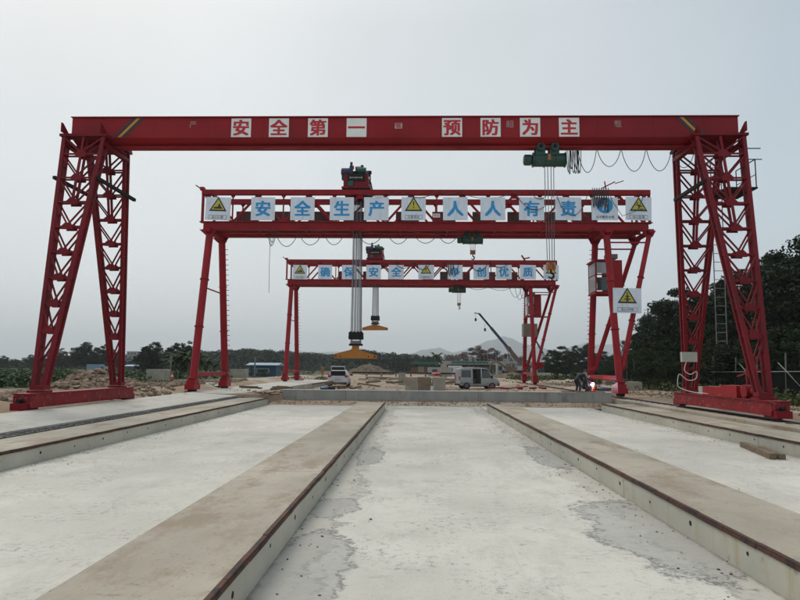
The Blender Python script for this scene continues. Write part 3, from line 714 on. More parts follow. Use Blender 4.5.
# ------------------------------------------------------------ cranes 2 and 3: truss gantries on tube legs
YT = 33.0
def tube_foot(x, y, par):
    ft = MB().box((x, y, .86), (.42, .60, .30)).box((x, y, 1.06), (.34, .40, .12)).build('foot_box', m_redleg, par)
    for sy in (-1, 1):
        MB().tube([(x-.10, y+sy*.22, .60), (x+.10, y+sy*.22, .60)], .17, 18).build('wheel', m_black, ft, True)
    MB().box((x, y, .70), (.48, .85, .26)).build('wheel_housing', m_redleg, ft)
    MB().tube([(x, y, 1.10), (x, y, 1.16)], .30, 20).build('flange', m_redleg, ft, True)
def truss_crane(label):
    g = thing('gantry_crane', label, 'gantry crane', (-.6, YT, .42), 'red truss gantry cranes behind the nearest crane')
    tx0, tx1 = -11.42, 12.12
    for yy in (32.05, 33.95):
        ch = MB().box(((tx0+tx1)/2, yy, 10.92), (tx1-tx0+.1, .26, .26)).build('top_chord', m_redtruss, g)
        MB().box(((tx0+tx1)/2, yy, 11.065), (tx1-tx0, .07, .04)).build('trolley_rail', m_rail, ch)
        n = 17; step = (tx1-tx0-.5)/n
        for k in range(n+1):
            x = tx0+.25+k*step
            if k % 2 == 0:
                MB().prism([(-.20, 10.80), (.20, 10.80), (.10, 10.60), (-.10, 10.60)], (x, yy-.02, 0), AX, AY, (0, 1, 0), .04).build('gusset_plate', m_redtruss, g)
                for sg in (-1, 1):
                    if 0 <= k+sg <= n: MB().bar((x+sg*.06, yy, 10.74), (x+sg*(step-.08), yy, 9.36), .11, .085, (0, 1, 0)).build('web_diagonal', m_redtruss, g)
            else:
                MB().bar((x, yy, 10.80), (x, yy, 9.36), .07, .07, (0, 1, 0)).build('web_post', m_redtruss, g)
                MB().prism([(-.14, 10.80), (.14, 10.80), (.07, 10.66), (-.07, 10.66)], (x, yy-.02, 0), AX, AY, (0, 1, 0), .04).build('gusset_plate', m_redtruss, g)
        bc = MB().box(((tx0+tx1)/2, yy, 9.10), (tx1-tx0-.2, .20, .38)).box(((tx0+tx1)/2, yy, 9.305), (tx1-tx0+.2, .38, .035)).box(((tx0+tx1)/2, yy, 8.905), (tx1-tx0-.2, .34, .03)).build('bottom_chord', m_redtruss, g)
        for xx in (tx0, tx1):
            MB().bar((xx, yy, 9.33), (xx, yy, 10.8), .12, .12, (0, 1, 0)).build('end_post', m_redtruss, g)
    for k in range(10):
        x = tx0+.4+k*(tx1-tx0-.8)/9
        if k in (0, 9): MB().bar((x, 31.9, 10.9), (x, 34.1, 10.9), .14).build('cross_tie', m_redtruss, g)
        MB().bar((x, 31.9, 9.0), (x, 34.1, 9.0), .10).build('cross_tie', m_redtruss, g)
        if k < 9: MB().bar((x, 32.1, 8.97), (x+(tx1-tx0-.8)/9, 33.9, 8.97), .07).build('cross_tie', m_redtruss, g)
    MB().box(((tx0+tx1)/2, YT, 9.08), (tx1-tx0-.3, .035, .30)).box(((tx0+tx1)/2, YT, 8.925), (tx1-tx0-.3, .22, .03)).box(((tx0+tx1)/2, YT, 9.23), (tx1-tx0-.3, .22, .03)).build('hoist_beam', m_redtruss, g)
    MB().box((tx0-.05, 32.05, 11.12), (.22, .28, .16)).bar((tx0-.1, 32.0, 11.1), (tx0-.38, 31.9, 11.28), .05).build('end_stop', m_redtruss, g)
    MB().box((tx1-.05, 33.95, 11.12), (.2, .28, .16)).build('end_stop', m_redtruss, g)
    # leg heads under the truss
    for xx, w in ((-10.96, .5), (9.84, .5), (12.02, .4)):
        MB().box((xx, YT, 8.80), (w*.6, 2.9, .17)).build('head_beam', m_redtruss, g)
        for yy, sy in ((31.95, -1), (34.05, 1)):
            MB().prism([(-.55, 8.885), (.35, 8.885), (.17, 8.55), (-.17, 8.55)] if xx < 0 else [(-.35, 8.885), (.35, 8.885), (.17, 8.55), (-.17, 8.55)], (xx, yy-.05, 0), AX, AY, (0, 1, 0), .10).build('head_bracket', m_redtruss, g)
    def leg(a, b, r=.155):
        o = MB().tube([a, b], r, 16).build('leg', m_redleg, g, True)
        a, b = Vector(a), Vector(b)
        for t in (.34, .67):
            p = a.lerp(b, t); q = a.lerp(b, t+.006)
            MB().tube([p, q], r+.045, 16).build('joint_flange', m_redleg, o, True)
        return o
    leg((-10.96, 30.45, 1.12), (-10.96, 31.95, 8.6), .19); far = leg((-10.96, 35.5, 1.12), (-10.96, 34.05, 8.6), .19)
    pg = MB()
    for k in range(26):
        t = k/26; y = lerp(35.5, 34.05, t); z = lerp(1.2, 8.5, t); pg.bar((-10.78, y, z), (-10.62, y, z), .03)
    pg.build('step_peg', m_redleg, far)
    leg((9.81, 30.45, 1.12), (9.84, 31.95, 8.6), .17); f2 = leg((9.81, 35.5, 1.12), (9.84, 34.05, 8.6), .17)
    pg = MB()
    for k in range(30):
        t = k/30; y = lerp(35.5, 34.05, t); z = lerp(1.2, 8.5, t); pg.bar((9.68, y, z), (9.54, y, z), .03)
    pg.build('step_peg', m_redleg, f2)
    leg((10.03, 30.65, 1.80), (12.02, 31.95, 8.6), .125); leg((10.03, 35.3, 1.80), (12.02, 34.05, 8.6), .125)
    for yy in (30.65, 35.3): MB().tube([(9.8, yy+.0, 1.62), (10.08, yy, 1.86)], .16, 14).build('leg_socket', m_redleg, g, True)
    for x in (-10.96, 9.81):
        tube_foot(x, 30.4, g); tube_foot(x, 35.55, g)
        MB().bar((x, 30.5, 1.30), (x, 35.45, 1.30), .24, .20).build('ground_tie', m_redleg, g)
    MB().bar((-10.96, 31.4, 5.75), (-10.96, 34.55, 5.75), .06).build('leg_tie', m_redleg, g)
    for yy in (31.9, 34.0):
        MB().bar((9.84, yy, 8.25 if yy < 33 else 8.3), (11.93, yy, 8.25 if yy < 33 else 8.3), .07).build('leg_tie', m_redleg, g)
    return g
g2 = truss_crane('red truss gantry crane behind the nearest one, blue character boards above its front chord')
g3 = copy_tree(g2); g3.location.y += 21.6; g3['label'] = 'farthest red truss gantry crane, seen smallest through the legs of the other two'
# operator cabs
def cab(g, x0, x1, y0, y1, z0, z1, split):
    fr = MB(); w = .06
    for x in (x0, split):
        for y in (y0, y1): fr.bar((x, y, z0), (x, y, z1), w)
    for z in (z0, z1, (z0+z1)/2+.1):
        for y in (y0, y1): fr.bar((x0, y, z), (split, y, z), w)
        for x in (x0, split): fr.bar((x, y0, z), (x, y1, z), w)
    fr.box(((x0+split)/2, (y0+y1)/2, z1+.04), (split-x0+.2, y1-y0+.2, .07)).box(((x0+split)/2, (y0+y1)/2, z0-.04), (split-x0+.12, y1-y0+.12, .08))
    c = fr.build('operator_cab', m_redleg, g)
    MB().box(((x0+split)/2, y0-.01, (z0+z1)/2+.1+(z1-z0)*.22), (split-x0-.1, .012, (z1-z0)*.36)).build('window', m_glasslt, c)
    MB().box(((x0+split)/2, y0-.01, z0+(z1-z0)*.26), (split-x0-.1, .012, (z1-z0)*.42)).build('window', m_glass, c)
    MB().box((x0-.01, (y0+y1)/2, (z0+z1)/2), (.012, y1-y0-.1, z1-z0-.14)).build('window', m_glasslt, c)
    MB().box((split-.2, (y0+y1)/2, z0+.45), (.4, .45, .5)).build('seat', m_seat, c)
    MB().box(((split+x1)/2, (y0+y1)/2, (z0+z1)/2+.02), (x1-split, (y1-y0)*.9, z1-z0+.08)).build('machine_housing', m_redbright, g)
    return c
cab(g2, 9.42, 10.83, 32.6, 33.9, 5.75, 7.40, 10.16)
MB().box((10.42, 33.2, 7.72), (.58, .5, .24)).build('electric_box', m_tan, g2)
MB().tube([(10.35, 33.1, 7.85), (10.33, 33.1, 8.9)], .03, 6).build('supply_cable', m_cable, g2)
MB().bar((9.5, 33, 5.62), (10.9, 33, 5.62), .1).bar((9.45, 32.7, 5.6), (9.9, 32.7, 5.85), .05).build('cab_bracket', m_redleg, g2)
cab(g3, 9.68, 10.88, 54.2, 55.4, 6.30, 8.05, 10.28)
MB().box((10.25, 54.6, 8.22), (.3, .4, .3)).build('electric_box', m_tan, g3)
MB().box((9.86, 54.4, 5.03), (1.20, .9, 1.10)).build('cabinet', m_tan, g3)
MB().bar((9.8, 54.2, 6.18), (11.5, 54.2, 6.18), .12).build('cab_bracket', m_redleg, g3)
MB().box((10.2, 52.9, 2.0), (.9, .5, .5)).build('drive_box', m_redbright, g3)
# festoon cables below and along the trusses
fm = MB()
for a, b, s in ((-7.6, -6.4, .5), (-6.35, -5.1, .42), (-5.0, -3.9, .40), (-3.2, -1.8, .36), (-1.6, -.4, .34), (-.2, 1.1, .3), (1.1, 2.2, .3)):
    MB().tube(loop((a, 32.6, 8.9), (b, 32.6, 8.9), s+.28), .018, 5).build('festoon_cable', m_cable, g2, True)
for a, b, s in ((-8.0, -7.55, .75), (-7.9, -7.6, .6), (-7.95, -7.7, .8)):
    MB().tube(loop((a, 32.5, 8.9), (b, 32.5, 8.9), s), .014, 5).build('festoon_cable', m_cable, g2, True)
MB().tube([(-7.85, 32.5, 8.9), (-7.87, 32.5, 7.5), (-7.85, 32.5, 5.6)], .012, 5).build('pendant_cable', m_cable, g2)
for a, b, s, y in ((-3.0, -.9, .35, 31.8), (-.9, 1.1, .38, 31.8), (1.1, 2.2, .2, 31.8), (2.2, 5.1, .42, 31.85), (5.1, 7.2, 1.05, 31.75), (7.2, 8.9, 1.35, 31.75), (5.9, 6.9, .45, 31.8)):
    MB().tube(loop((a, y, 10.98), (b, y, 10.98), s), .017, 5).build('festoon_cable', m_cable, g2, True)
rr = random.Random(4)
for k in range(7):
    a = 9.1+k*.12
    MB().tube(loop((a, 31.72, 11.1), (a+.10, 31.70, 11.05), rr.uniform(.9, 1.35)), .020, 5).build('festoon_cable', m_cable, g2, True)
MB().tube([(9.9, 31.7, 11.1), (10.1, 31.7, 10.4), (10.6, 31.7, 9.6), (11.4, 31.7, 9.9), (11.8, 31.75, 10.8)], .017, 5).build('festoon_cable', m_cable, g2, True)
MB().bar((9.6, 31.9, 11.1), (10.3, 31.8, 11.45), .05).bar((10.3, 31.8, 11.35), (10.75, 31.8, 11.5), .04).bar((9.85, 31.9, 11.1), (9.8, 31.9, 11.5), .05).build('cable_guide', m_redtruss, g2)
for a, b, s in ((4.4, 6.3, .35), (6.2, 8.5, .4), (8.1, 9.2, 1.0), (8.6, 9.4, 1.2), (9.0, 9.7, 1.15)):
    MB().tube(loop((a, 54.2, 8.9), (b, 54.2, 8.9), s), .018, 5).build('festoon_cable', m_cable, g3, True)
for a, b, s in ((-2.0, -.2, .6), (-.2, 1.2, .7), (4.5, 6.2, .8), (2.55, 2.75, 1.15), (2.75, 2.95, 1.25), (2.95, 3.15, 1.2), (3.15, 3.6, 1.15), (6.4, 8.0, .5)):
    MB().tube(loop((a, 53.4, 10.9), (b, 53.4, 10.9), s), .026, 5).build('festoon_cable', m_cable, g3, True)
MB().bar((9.4, 53.5, 11.0), (9.1, 53.5, 11.5), .12).bar((9.3, 53.5, 11.2), (9.8, 53.5, 11.3), .1).build('cable_guide', m_redtruss, g3)

# ------------------------------------------------------------ sign boards
def board(px0, px1, py0, py1, Y, label, group, text=None, sign=None, cap=None, tilt=0., obscured=False):
    a, b = at(px0, py1, Y), at(px1, py0, Y)
    cx, cz, w, h = (a.x+b.x)/2, (a.z+b.z)/2, b.x-a.x, b.z-a.z
    c, s = cos(tilt), sin(tilt); ax, ay = Vector((c, 0, s)), Vector((-s, 0, c))
    pl = [(-w/2, -h/2), (w/2, -h/2), (w/2, h/2), (-w/2, h/2)]
    o = MB().prism(pl, (cx, Y-.012, cz), ax, ay, (0, 1, 0), .024).build('sign_board', m_white)
    tag(o, label, 'sign', group); place(o, (cx, Y, cz-h/2))
    fz = Vector((cx, Y-.016, cz))
    # thin aluminium frame at the back
    bf = MB()
    for u in (-w*.35, w*.35): bf.bar(fz+ax*u-ay*h*.45+Vector((0, .045, 0)), fz+ax*u+ay*h*.45+Vector((0, .045, 0)), .04, .03, (0, 1, 0))
    bf.build('back_batten', m_back, o)
    if text: letter(text, fz+ay*.01, ax, ay, h*.70, m_blue, o, bold=.042)
    if sign:
        base = fz+ay*(h*.14)
        if sign == 'round':
            r = h*.34; n = 28
            MB().prism([(r*cos(2*pi*k/n), r*sin(2*pi*k/n)) for k in range(n)], base+Vector((0, -.004, 0)), ax, ay, (0, 1, 0), .004).build('blue_disc', m_blue, o)
            q = base+Vector((0, -.006, 0)); s_ = r
            MB().prism([(.16*s_*cos(k*pi/6), .5*s_+.16*s_*sin(k*pi/6)) for k in range(12)], q, ax, ay, (0, 1, 0), .002).prism([(-.34*s_, -.62*s_), (-.18*s_, -.62*s_), (0, -.12*s_), (.26*s_, -.62*s_), (.42*s_, -.62*s_), (.16*s_, .0), (.45*s_, .30*s_), (.38*s_, .40*s_), (.06*s_, .28*s_), (-.28*s_, .34*s_), (-.46*s_, .02*s_), (-.36*s_, -.04*s_), (-.18*s_, .18*s_)], q+Vector((0, -.001, 0)), ax, ay, (0, 1, 0), .002).build('pictogram', m_white, o)
        else:
            r = h*.40
            def tri(k, dz): return [(-.95*r*k, -.62*r*k), (.95*r*k, -.62*r*k), (0, .95*r*k+0*dz)]
            MB().prism(tri(1, 0), base+Vector((0, -.004, 0)), ax, ay, (0, 1, 0), .004).build('triangle_border', m_ink, o)
            MB().prism(tri(.74, 0), base+Vector((0, -.007, 0)), ax, ay, (0, 1, 0), .003).build('triangle_field', m_yellow, o)
            q = base+Vector((0, -.0095, 0)); m = MB()
            if sign == '!':
                m.prism([(-.075*r, .42*r), (.075*r, .42*r), (.04*r, -.08*r), (-.04*r, -.08*r)], q, ax, ay, (0, 1, 0), .002)
                m.prism([(.075*r*cos(k*pi/5), -.24*r+.075*r*sin(k*pi/5)) for k in range(10)], q, ax, ay, (0, 1, 0), .002)
            elif sign == 'foot':
                m.prism([(-.48*r, -.36*r), (.46*r, -.36*r), (.46*r, -.26*r), (.28*r, -.10*r), (.20*r, .18*r), (.04*r, .14*r), (.0, -.12*r), (-.42*r, -.18*r)], q, ax, ay, (0, 1, 0), .002)
            elif sign == 'fall':
                m.prism([(.09*r*cos(k*pi/5)-.14*r, .26*r+.09*r*sin(k*pi/5)) for k in range(10)], q, ax, ay, (0, 1, 0), .002)
                m.prism([(-.38*r, .02*r), (-.30*r, .10*r), (.02*r, .10*r), (.20*r, -.04*r), (.42*r, -.02*r), (.42*r, -.12*r), (.14*r, -.16*r), (.06*r, -.36*r), (-.04*r, -.36*r), (-.02*r, -.08*r), (-.2*r, -.0*r)], q+Vector((0, -.001, 0)), ax, ay, (0, 1, 0), .002)
                m.prism([(.1*r, -.44*r), (.55*r, -.44*r), (.55*r, -.36*r), (.1*r, -.36*r)], q, ax, ay, (0, 1, 0), .002)
            else:   # load hanging over a person
                m.prism([(-.05*r, .50*r), (.05*r, .50*r), (.05*r, .16*r), (.22*r, .10*r), (.22*r, .0), (.08*r, .02*r), (.08*r, -.14*r), (.34*r, -.16*r), (.34*r, -.26*r), (.08*r, -.26*r), (.16*r, -.42*r), (-.16*r, -.42*r), (-.08*r, -.26*r), (-.34*r, -.26*r), (-.34*r, -.16*r), (-.08*r, -.14*r), (-.08*r, .02*r), (-.22*r, .0), (-.22*r, .10*r), (-.05*r, .16*r)], q, ax, ay, (0, 1, 0), .002)
            m.build('pictogram', m_ink, o)
        zc = -h*.36
        if cap and sign != 'round':
            fr = MB(); W, H, t = w*.70, h*.155, .012
            for (u, v, du, dv) in ((0, H/2, W, t), (0, -H/2, W, t), (W/2, 0, t, H), (-W/2, 0, t, H)):
                fr.prism([(u-du/2, zc+v-dv/2), (u+du/2, zc+v-dv/2), (u+du/2, zc+v+dv/2), (u-du/2, zc+v+dv/2)], fz+Vector((0, -.003, 0)), ax, ay, (0, 1, 0), .003)
            fr.build('caption_frame', m_ink, o)
        if cap: letter(cap, fz+ay*zc, ax, ay, h*.13, m_ink, o, 'caption', bold=.0, fit=(w*.62)/1.0 if False else None)
    return o
GA = 'blue character boards on the middle crane'
G2 = [(205, 231, '', 'foot', '当心扎脚', .03, 'white warning board with a yellow triangle at the left end of the middle crane'),
      (250.7, 275.3, '安', None, None, .0, 'board with blue character 安 on the middle crane'),
      (290.2, 314.8, '全', None, None, 0, 'board with blue character 全 on the middle crane'),
      (329.6, 354, '生', None, None, 0, 'board with blue character 生 below the winch of the middle crane'),
      (363.8, 388.8, '产', None, None, 0, 'board with blue character 产 right of the winch ropes'),
      (401.3, 425.8, '', '!', '注意安全', 0, 'white warning board with an exclamation triangle at mid-span of the middle crane'),
      (443, 467.6, '人', None, None, -.01, 'blue character 人 next to the exclamation triangle'),
      (480.5, 505.2, '人', None, None, .0, 'blue character 人 right of the small hoist'),
      (519.2, 544, '有', None, None, .01, 'board with blue character 有 on the middle crane'),
      (555.5, 581, '责', None, None, .015, 'board with blue character 责, crossed by a drooping cable'),
      (592, 617.5, '', 'round', '必须戴安全帽', .01, 'white board with a blue round sign behind hanging black cables'),
      (626, 651, '', 'fall', '当心坠落', .03, 'white warning board with a yellow triangle at the right end of the middle crane')]
ORD = ['first', 'second', 'third', 'fourth', 'fifth', 'sixth', 'seventh', 'eighth', 'ninth', 'tenth', 'eleventh', 'twelfth', 'thirteenth', 'fourteenth', 'fifteenth', 'sixteenth']
for i, (a, b, t, sg, cap, tilt, lab) in enumerate(G2):
    if t: lab = ORD[i]+' board from the left, '+lab
    board(a, b, 197.3, 220.2, 31.84, lab, GA, t or None, sg, cap, -tilt)
GB = 'blue character boards on the farthest crane'
for i, (a, b, t, sg, cap, tilt, lab) in enumerate([
      (292.6, 307.3, '', 'foot', '当心扎脚', .02, 'small warning board with a yellow triangle at the left end of the farthest crane'),
      (318, 332.2, '确', None, None, 0, 'small board with blue character 确 on the farthest crane'),
      (341.8, 356.2, '保', None, None, 0, 'small board with blue character 保 partly behind the winch ropes'),
      (366.2, 381, '安', None, None, 0, 'small board with blue character 安 on the farthest crane'),
      (388.6, 403.8, '全', None, None, 0, 'small board with blue character 全 on the farthest crane'),
      (418.2, 434, '', '!', '注意安全', 0, 'small warning board with a yellow triangle near mid-span of the farthest crane'),
      (447.6, 462.6, '争', None, None, 0, 'small board with a blue character hidden behind looped black cables'),
      (473.5, 489, '创', None, None, 0, 'small board with blue character 创 on the farthest crane'),
      (496, 511.6, '优', None, None, 0, 'small board with blue character 优 on the farthest crane'),
      (520, 535.8, '质', None, None, .02, 'small board with blue character 质 on the farthest crane'),
      (543.6, 558.6, '', '!', '注意安全', .02, 'small warning board behind the orange hook at the right end of the farthest crane')]):
    if t: lab = ORD[i]+' board from the left, '+lab
    board(a, b, 265, 279.2, 53.44, lab, GB, t or None, sg, cap, -tilt)
board(613.4, 641, 288.2, 313, 30.9, 'white warning board with a yellow triangle tied to the right leg of the middle crane', None, None, 'load', '当心吊物', -.02)
# boards fixed to the rear truss, seen from the back
for i, X in enumerate((-9.6, -7.55, -5.5, -3.5, -.55, 1.5, 3.75, 5.7, 7.75, 9.4)):
    X += .0
    o = MB().box((X, 34.2, 9.93), (1.30, .025, 1.02)).build('sign_board', m_back)
    centre(o); tag(o, ORD[i]+' from the left of the brown board backs behind the middle crane boards', 'sign', 'boards seen from behind on the middle crane')
    for u in (-.42, .42): MB().box((X+u, 34.17, 9.93), (.05, .03, .98)).build('back_batten', m_back, o)
for i, X in enumerate((-6.6, -4.4, -2.1, 1.0, 2.6, 4.3, 6.6, 8.6)):
    o = MB().box((X, 55.8, 9.9), (1.0, .025, .95)).build('sign_board', m_back)
    centre(o); tag(o, ORD[i]+' from the left of the brown board backs behind the farthest crane boards', 'sign', 'boards seen from behind on the farthest crane')
tg = MB().box((1.01, 31.8, 9.63), (.36, .01, .20)).build('small_notice', m_sheet); centre(tg); tag(tg, 'tiny white notice with red print next to the exclamation triangle board', 'notice')
letter('限载', (1.01, 31.794, 9.63), AX, AY, .15, m_chred, tg, 'notice_print', bold=0)

# ------------------------------------------------------------ winch trolleys, ropes and lifting beams
def winch(X, Y, zr, label, zblock, seedv):
    t = thing('winch_trolley', label, 'winch', (X, Y, zr), 'winch trolleys on the truss cranes')
    w, d = 1.34, 2.1
    fr = MB().box((X, Y-d/2+.05, zr+.45), (w, .08, .80)).box((X, Y+d/2-.05, zr+.45), (w, .08, .80)).box((X-w/2+.04, Y, zr+.35), (.08, d-.18, .60)).box((X+w/2-.04, Y, zr+.35), (.08, d-.18, .60)).box((X, Y, zr+.10), (w+.18, d+.1, .10))
    f = fr.build('frame', m_red, t)
    for sx in (-1, 1):
        for sy in (-1, 1): MB().tube([(X+sx*.45-.06+.0, Y+sy*.95-.05, zr+.10), (X+sx*.45-.06, Y+sy*.95+.05, zr+.10)], .12, 16).build('wheel', m_black, f, True)
    MB().tube([(X-.50, Y-.2, zr+.86), (X+.38, Y-.2, zr+.86)], .26, 20).build('rope_drum', m_dark, t, True)
    mt = MB().tube([(X-.84, Y-.75, zr+1.02), (X-.80, Y-.75, zr+1.02), (X-.36, Y-.75, zr+1.02)], [.12, .23, .23], 16).build('motor', m_navy, t, True)
    MB().box((X-.62, Y-.75, zr+.72), (.34, .34, .22)).build('motor_foot', m_navy, mt)
    MB().box((X-.28, Y-.9, zr+1.10), (.18, .18, .40)).tube([(X-.28, Y-.9, zr+1.30), (X-.28, Y-.9, zr+1.52)], .07, 10).build('brake', m_navy, t)
    MB().tube([(X-.18, Y-.95, zr+1.12), (X-.18, Y-.95, zr+1.30)], .05, 10).build('indicator', m_redbright, t)
    MB().box((X-.05, Y+.1, zr+1.02), (1.1, 1.2, .30)).build('drum_guard', m_dark, t)
    MB().tube([(X+.05, Y+.2, zr+1.25), (X+.62, Y+.2, zr+1.25)], .17, 14).tube([(X-.66, Y+.3, zr+1.2), (X-.25, Y+.3, zr+1.2)], .18, 14).build('rear_motor', m_green, t, True)
    MB().tube([(X+.02, Y-.75, zr+1.08), (X+.50, Y-.75, zr+1.08)], .20, 16).tube([(X+.28, Y-.7, zr+1.2), (X+.28, Y-.7, zr+1.42)], .08, 10).box((X+.1, Y-.6, zr+1.2), (.35, .4, .24)).build('gearbox', m_green, t, True)
    MB().box((X+.02, Y-d/2-.03, zr+.66), (.96, .05, .40)).build('name_plate', m_dark, t)
    sm_ = MB()
    for k in range(7): sm_.box((X-.30+.1*k, Y-d/2-.06, zr+.62), (.06, .008, .06 if k % 3 else .09))
    sm_.build('plate_marks', m_grey, t)
    MB().box((X-.28, Y-d/2-.04, zr+.28), (.26, .14, .30)).build('travel_motor', m_green, t)
    MB().bar((X+.72, Y-.6, zr+.4), (X+.70, Y-.6, zr+1.05), .07).bar((X+.86, Y-.8, zr+.0), (X+.76, Y-.8, zr+.45), .06).box((X+.70, Y-.6, zr+1.05), (.16, .2, .14)).build('limit_post', m_black, t)
    MB().box((X+.03, Y, zr-.20), (.50, 1.3, .36)).build('sheave_housing', m_dark, t)
    rp = MB(); rp2 = MB()
    for k, dx in enumerate((-.27, -.20, -.10, -.03, .06, .14, .21, .27)):
        for dy in (-.18, .18):
            (rp if k % 3 == 1 else rp2).tube([(X+.03+dx*.8, Y+dy, zr-.3), (X+.03+dx, Y+dy, zblock+.05)], .014, 5)
    rp.build('winch_rope', m_rope, t); rp2.build('winch_rope', m_ropelt, t)
    pb = MB().box((X+.03, Y, zblock-.16), (.78, .60, .05)).box((X+.03, Y-.27, zblock-.08), (.74, .05, .38)).box((X+.03, Y+.27, zblock-.08), (.74, .05, .38)).build('pulley_block', m_dark, t)
    for dx in (-.27, -.09, .09, .27):
        MB().tube([(X+.03+dx-.05, Y, zblock-.04), (X+.03+dx+.05, Y, zblock-.04)], .22, 18).build('sheave', m_black, pb, True)
    MB().box((X+.03, Y, zblock-.42), (.56, .42, .16)).tube([(X-.20, Y, zblock-.2), (X-.20, Y, zblock-.5)], .04, 8).tube([(X+.26, Y, zblock-.2), (X+.26, Y, zblock-.5)], .04, 8).build('swivel', m_rim, pb)
    MB().box((X+.03, Y, zblock-.55), (.7, .5, .10)).build('lower_plate', m_dark, pb)
    return t
def spreader(X, Y, z, label, tilt=.0):
    h = thing('lifting_beam', label, 'lifting beam', (X, Y, z), 'orange lifting beams hanging from the winches')
    c, s = cos(tilt), sin(tilt); ax, ay = Vector((c, 0, s)), Vector((-s, 0, c))
    pl = [(-1.13, -.36), (1.13, -.34), (1.13, -.14), (.30, .08), (.17, .16), (.17, .40), (-.19, .40), (-.19, .16), (-.32, .08), (-1.13, -.14)]
    b = MB()
    for dy in (-.13, .10): b.prism(pl, (X, Y+dy, z), ax, ay, (0, 1, 0), .03)
    b.prism([(-1.11, -.35), (1.11, -.33), (1.11, -.31), (-1.11, -.33)], (X, Y-.15, z), ax, ay, (0, 1, 0), .30)
    b.prism([(-1.10, -.16), (-.32, .06), (-.32, .09), (-1.10, -.13)], (X, Y-.13, z), ax, ay, (0, 1, 0), .26).prism([(.30, .06), (1.10, -.16), (1.10, -.13), (.30, .09)], (X, Y-.13, z), ax, ay, (0, 1, 0), .26)
    o = b.build('beam', m_orange, h)
    for u, r in ((-1.03, .045), (1.03, .05), (-.80, .035), (.70, .035)):
        MB().prism([(u+r*cos(k*pi/6), -.235+r*sin(k*pi/6)) for k in range(12)], (X, Y-.137, z), ax, ay, (0, 1, 0), .28).build('pin_hole_shade', m_dark, h)  # dark plugs in place of holes, their inner shade put into the colour
    return h
winch(-3.25, YT, 11.08, 'large winch trolley with blue motor on top of the middle crane', 3.45, 1)
spreader(-3.23, YT, 2.52, 'large orange lifting beam hanging over the silver car', -.012)
winch(-3.68, 54.6, 11.08, 'smaller looking winch trolley on top of the farthest crane', 6.08, 2)
spreader(-3.66, 54.6, 5.30, 'higher and smaller looking orange lifting beam under the farthest crane', 0)
hoist(2.88, YT, 8.91, 1.0, 7.55, 'dark green electric hoist with a short hook under the middle crane', 'electric hoists under the cranes')
hoist(3.6, 54.6, 8.91, 1.1, 6.9, 'small dark green electric hoist under the farthest crane', 'electric hoists under the cranes')
hr = MB()
# ------------------------------------------------------------ vehicles
def loft_body(secs, open_side=None, open_back=False):
    """secs: (y, half_width_low, z_bottom, z_belt, half_width_belt, z_roof, half_width_roof); returns MB in local axes"""
    mb = MB(); n = len(secs)
    for (y, hw, zb, zt, hb, zr_, hr_) in secs:
        m = (zb+zt)/2
        mb.v += [(-hw*.93, y, zb), (-hw, y, zb+.16), (-hw*1.01, y, m), (-hb, y, zt), (-hr_, y, zr_-.04), (-hr_*.86, y, zr_),
                 (hr_*.86, y, zr_), (hr_, y, zr_-.04), (hb, y, zt), (hw*1.01, y, m), (hw, y, zb+.16), (hw*.93, y, zb)]
    for i in range(n-1):
        for k in range(12):
            if open_side and i in open_side and k in open_side[i]: continue
            a, b = i*12+k, i*12+(k+1) % 12; mb.f.append((a, b, b+12, a+12))
    mb.f.append(tuple(range(12)))
    mb.f.append(tuple((n-1)*12+k for k in range(12))[::-1])
    return mb
def xform(mb, loc, rz, s=1.):
    c, sn = cos(rz), sin(rz); mb.v = [(loc[0]+(x*c-y*sn)*s, loc[1]+(x*sn+y*c)*s, loc[2]+z*s) for x, y, z in mb.v]; return mb
def wheels(root, T, xs_, ys_, r, w):
    for y in ys_:
        for sx in (-1, 1):
            x = sx*xs_
            wo = xform(MB().tube([(x-w/2, y, r), (x-w/2+.03, y, r), (x+w/2-.03, y, r), (x+w/2, y, r)], [r*.86, r, r, r*.86], 22), *T).build('wheel', m_tyre, root, True)
            xform(MB().tube([(x+sx*(w/2-.02), y, r), (x+sx*(w/2+.012), y, r)], r*.5, 16), *T).build('rim', m_rim, wo, True)
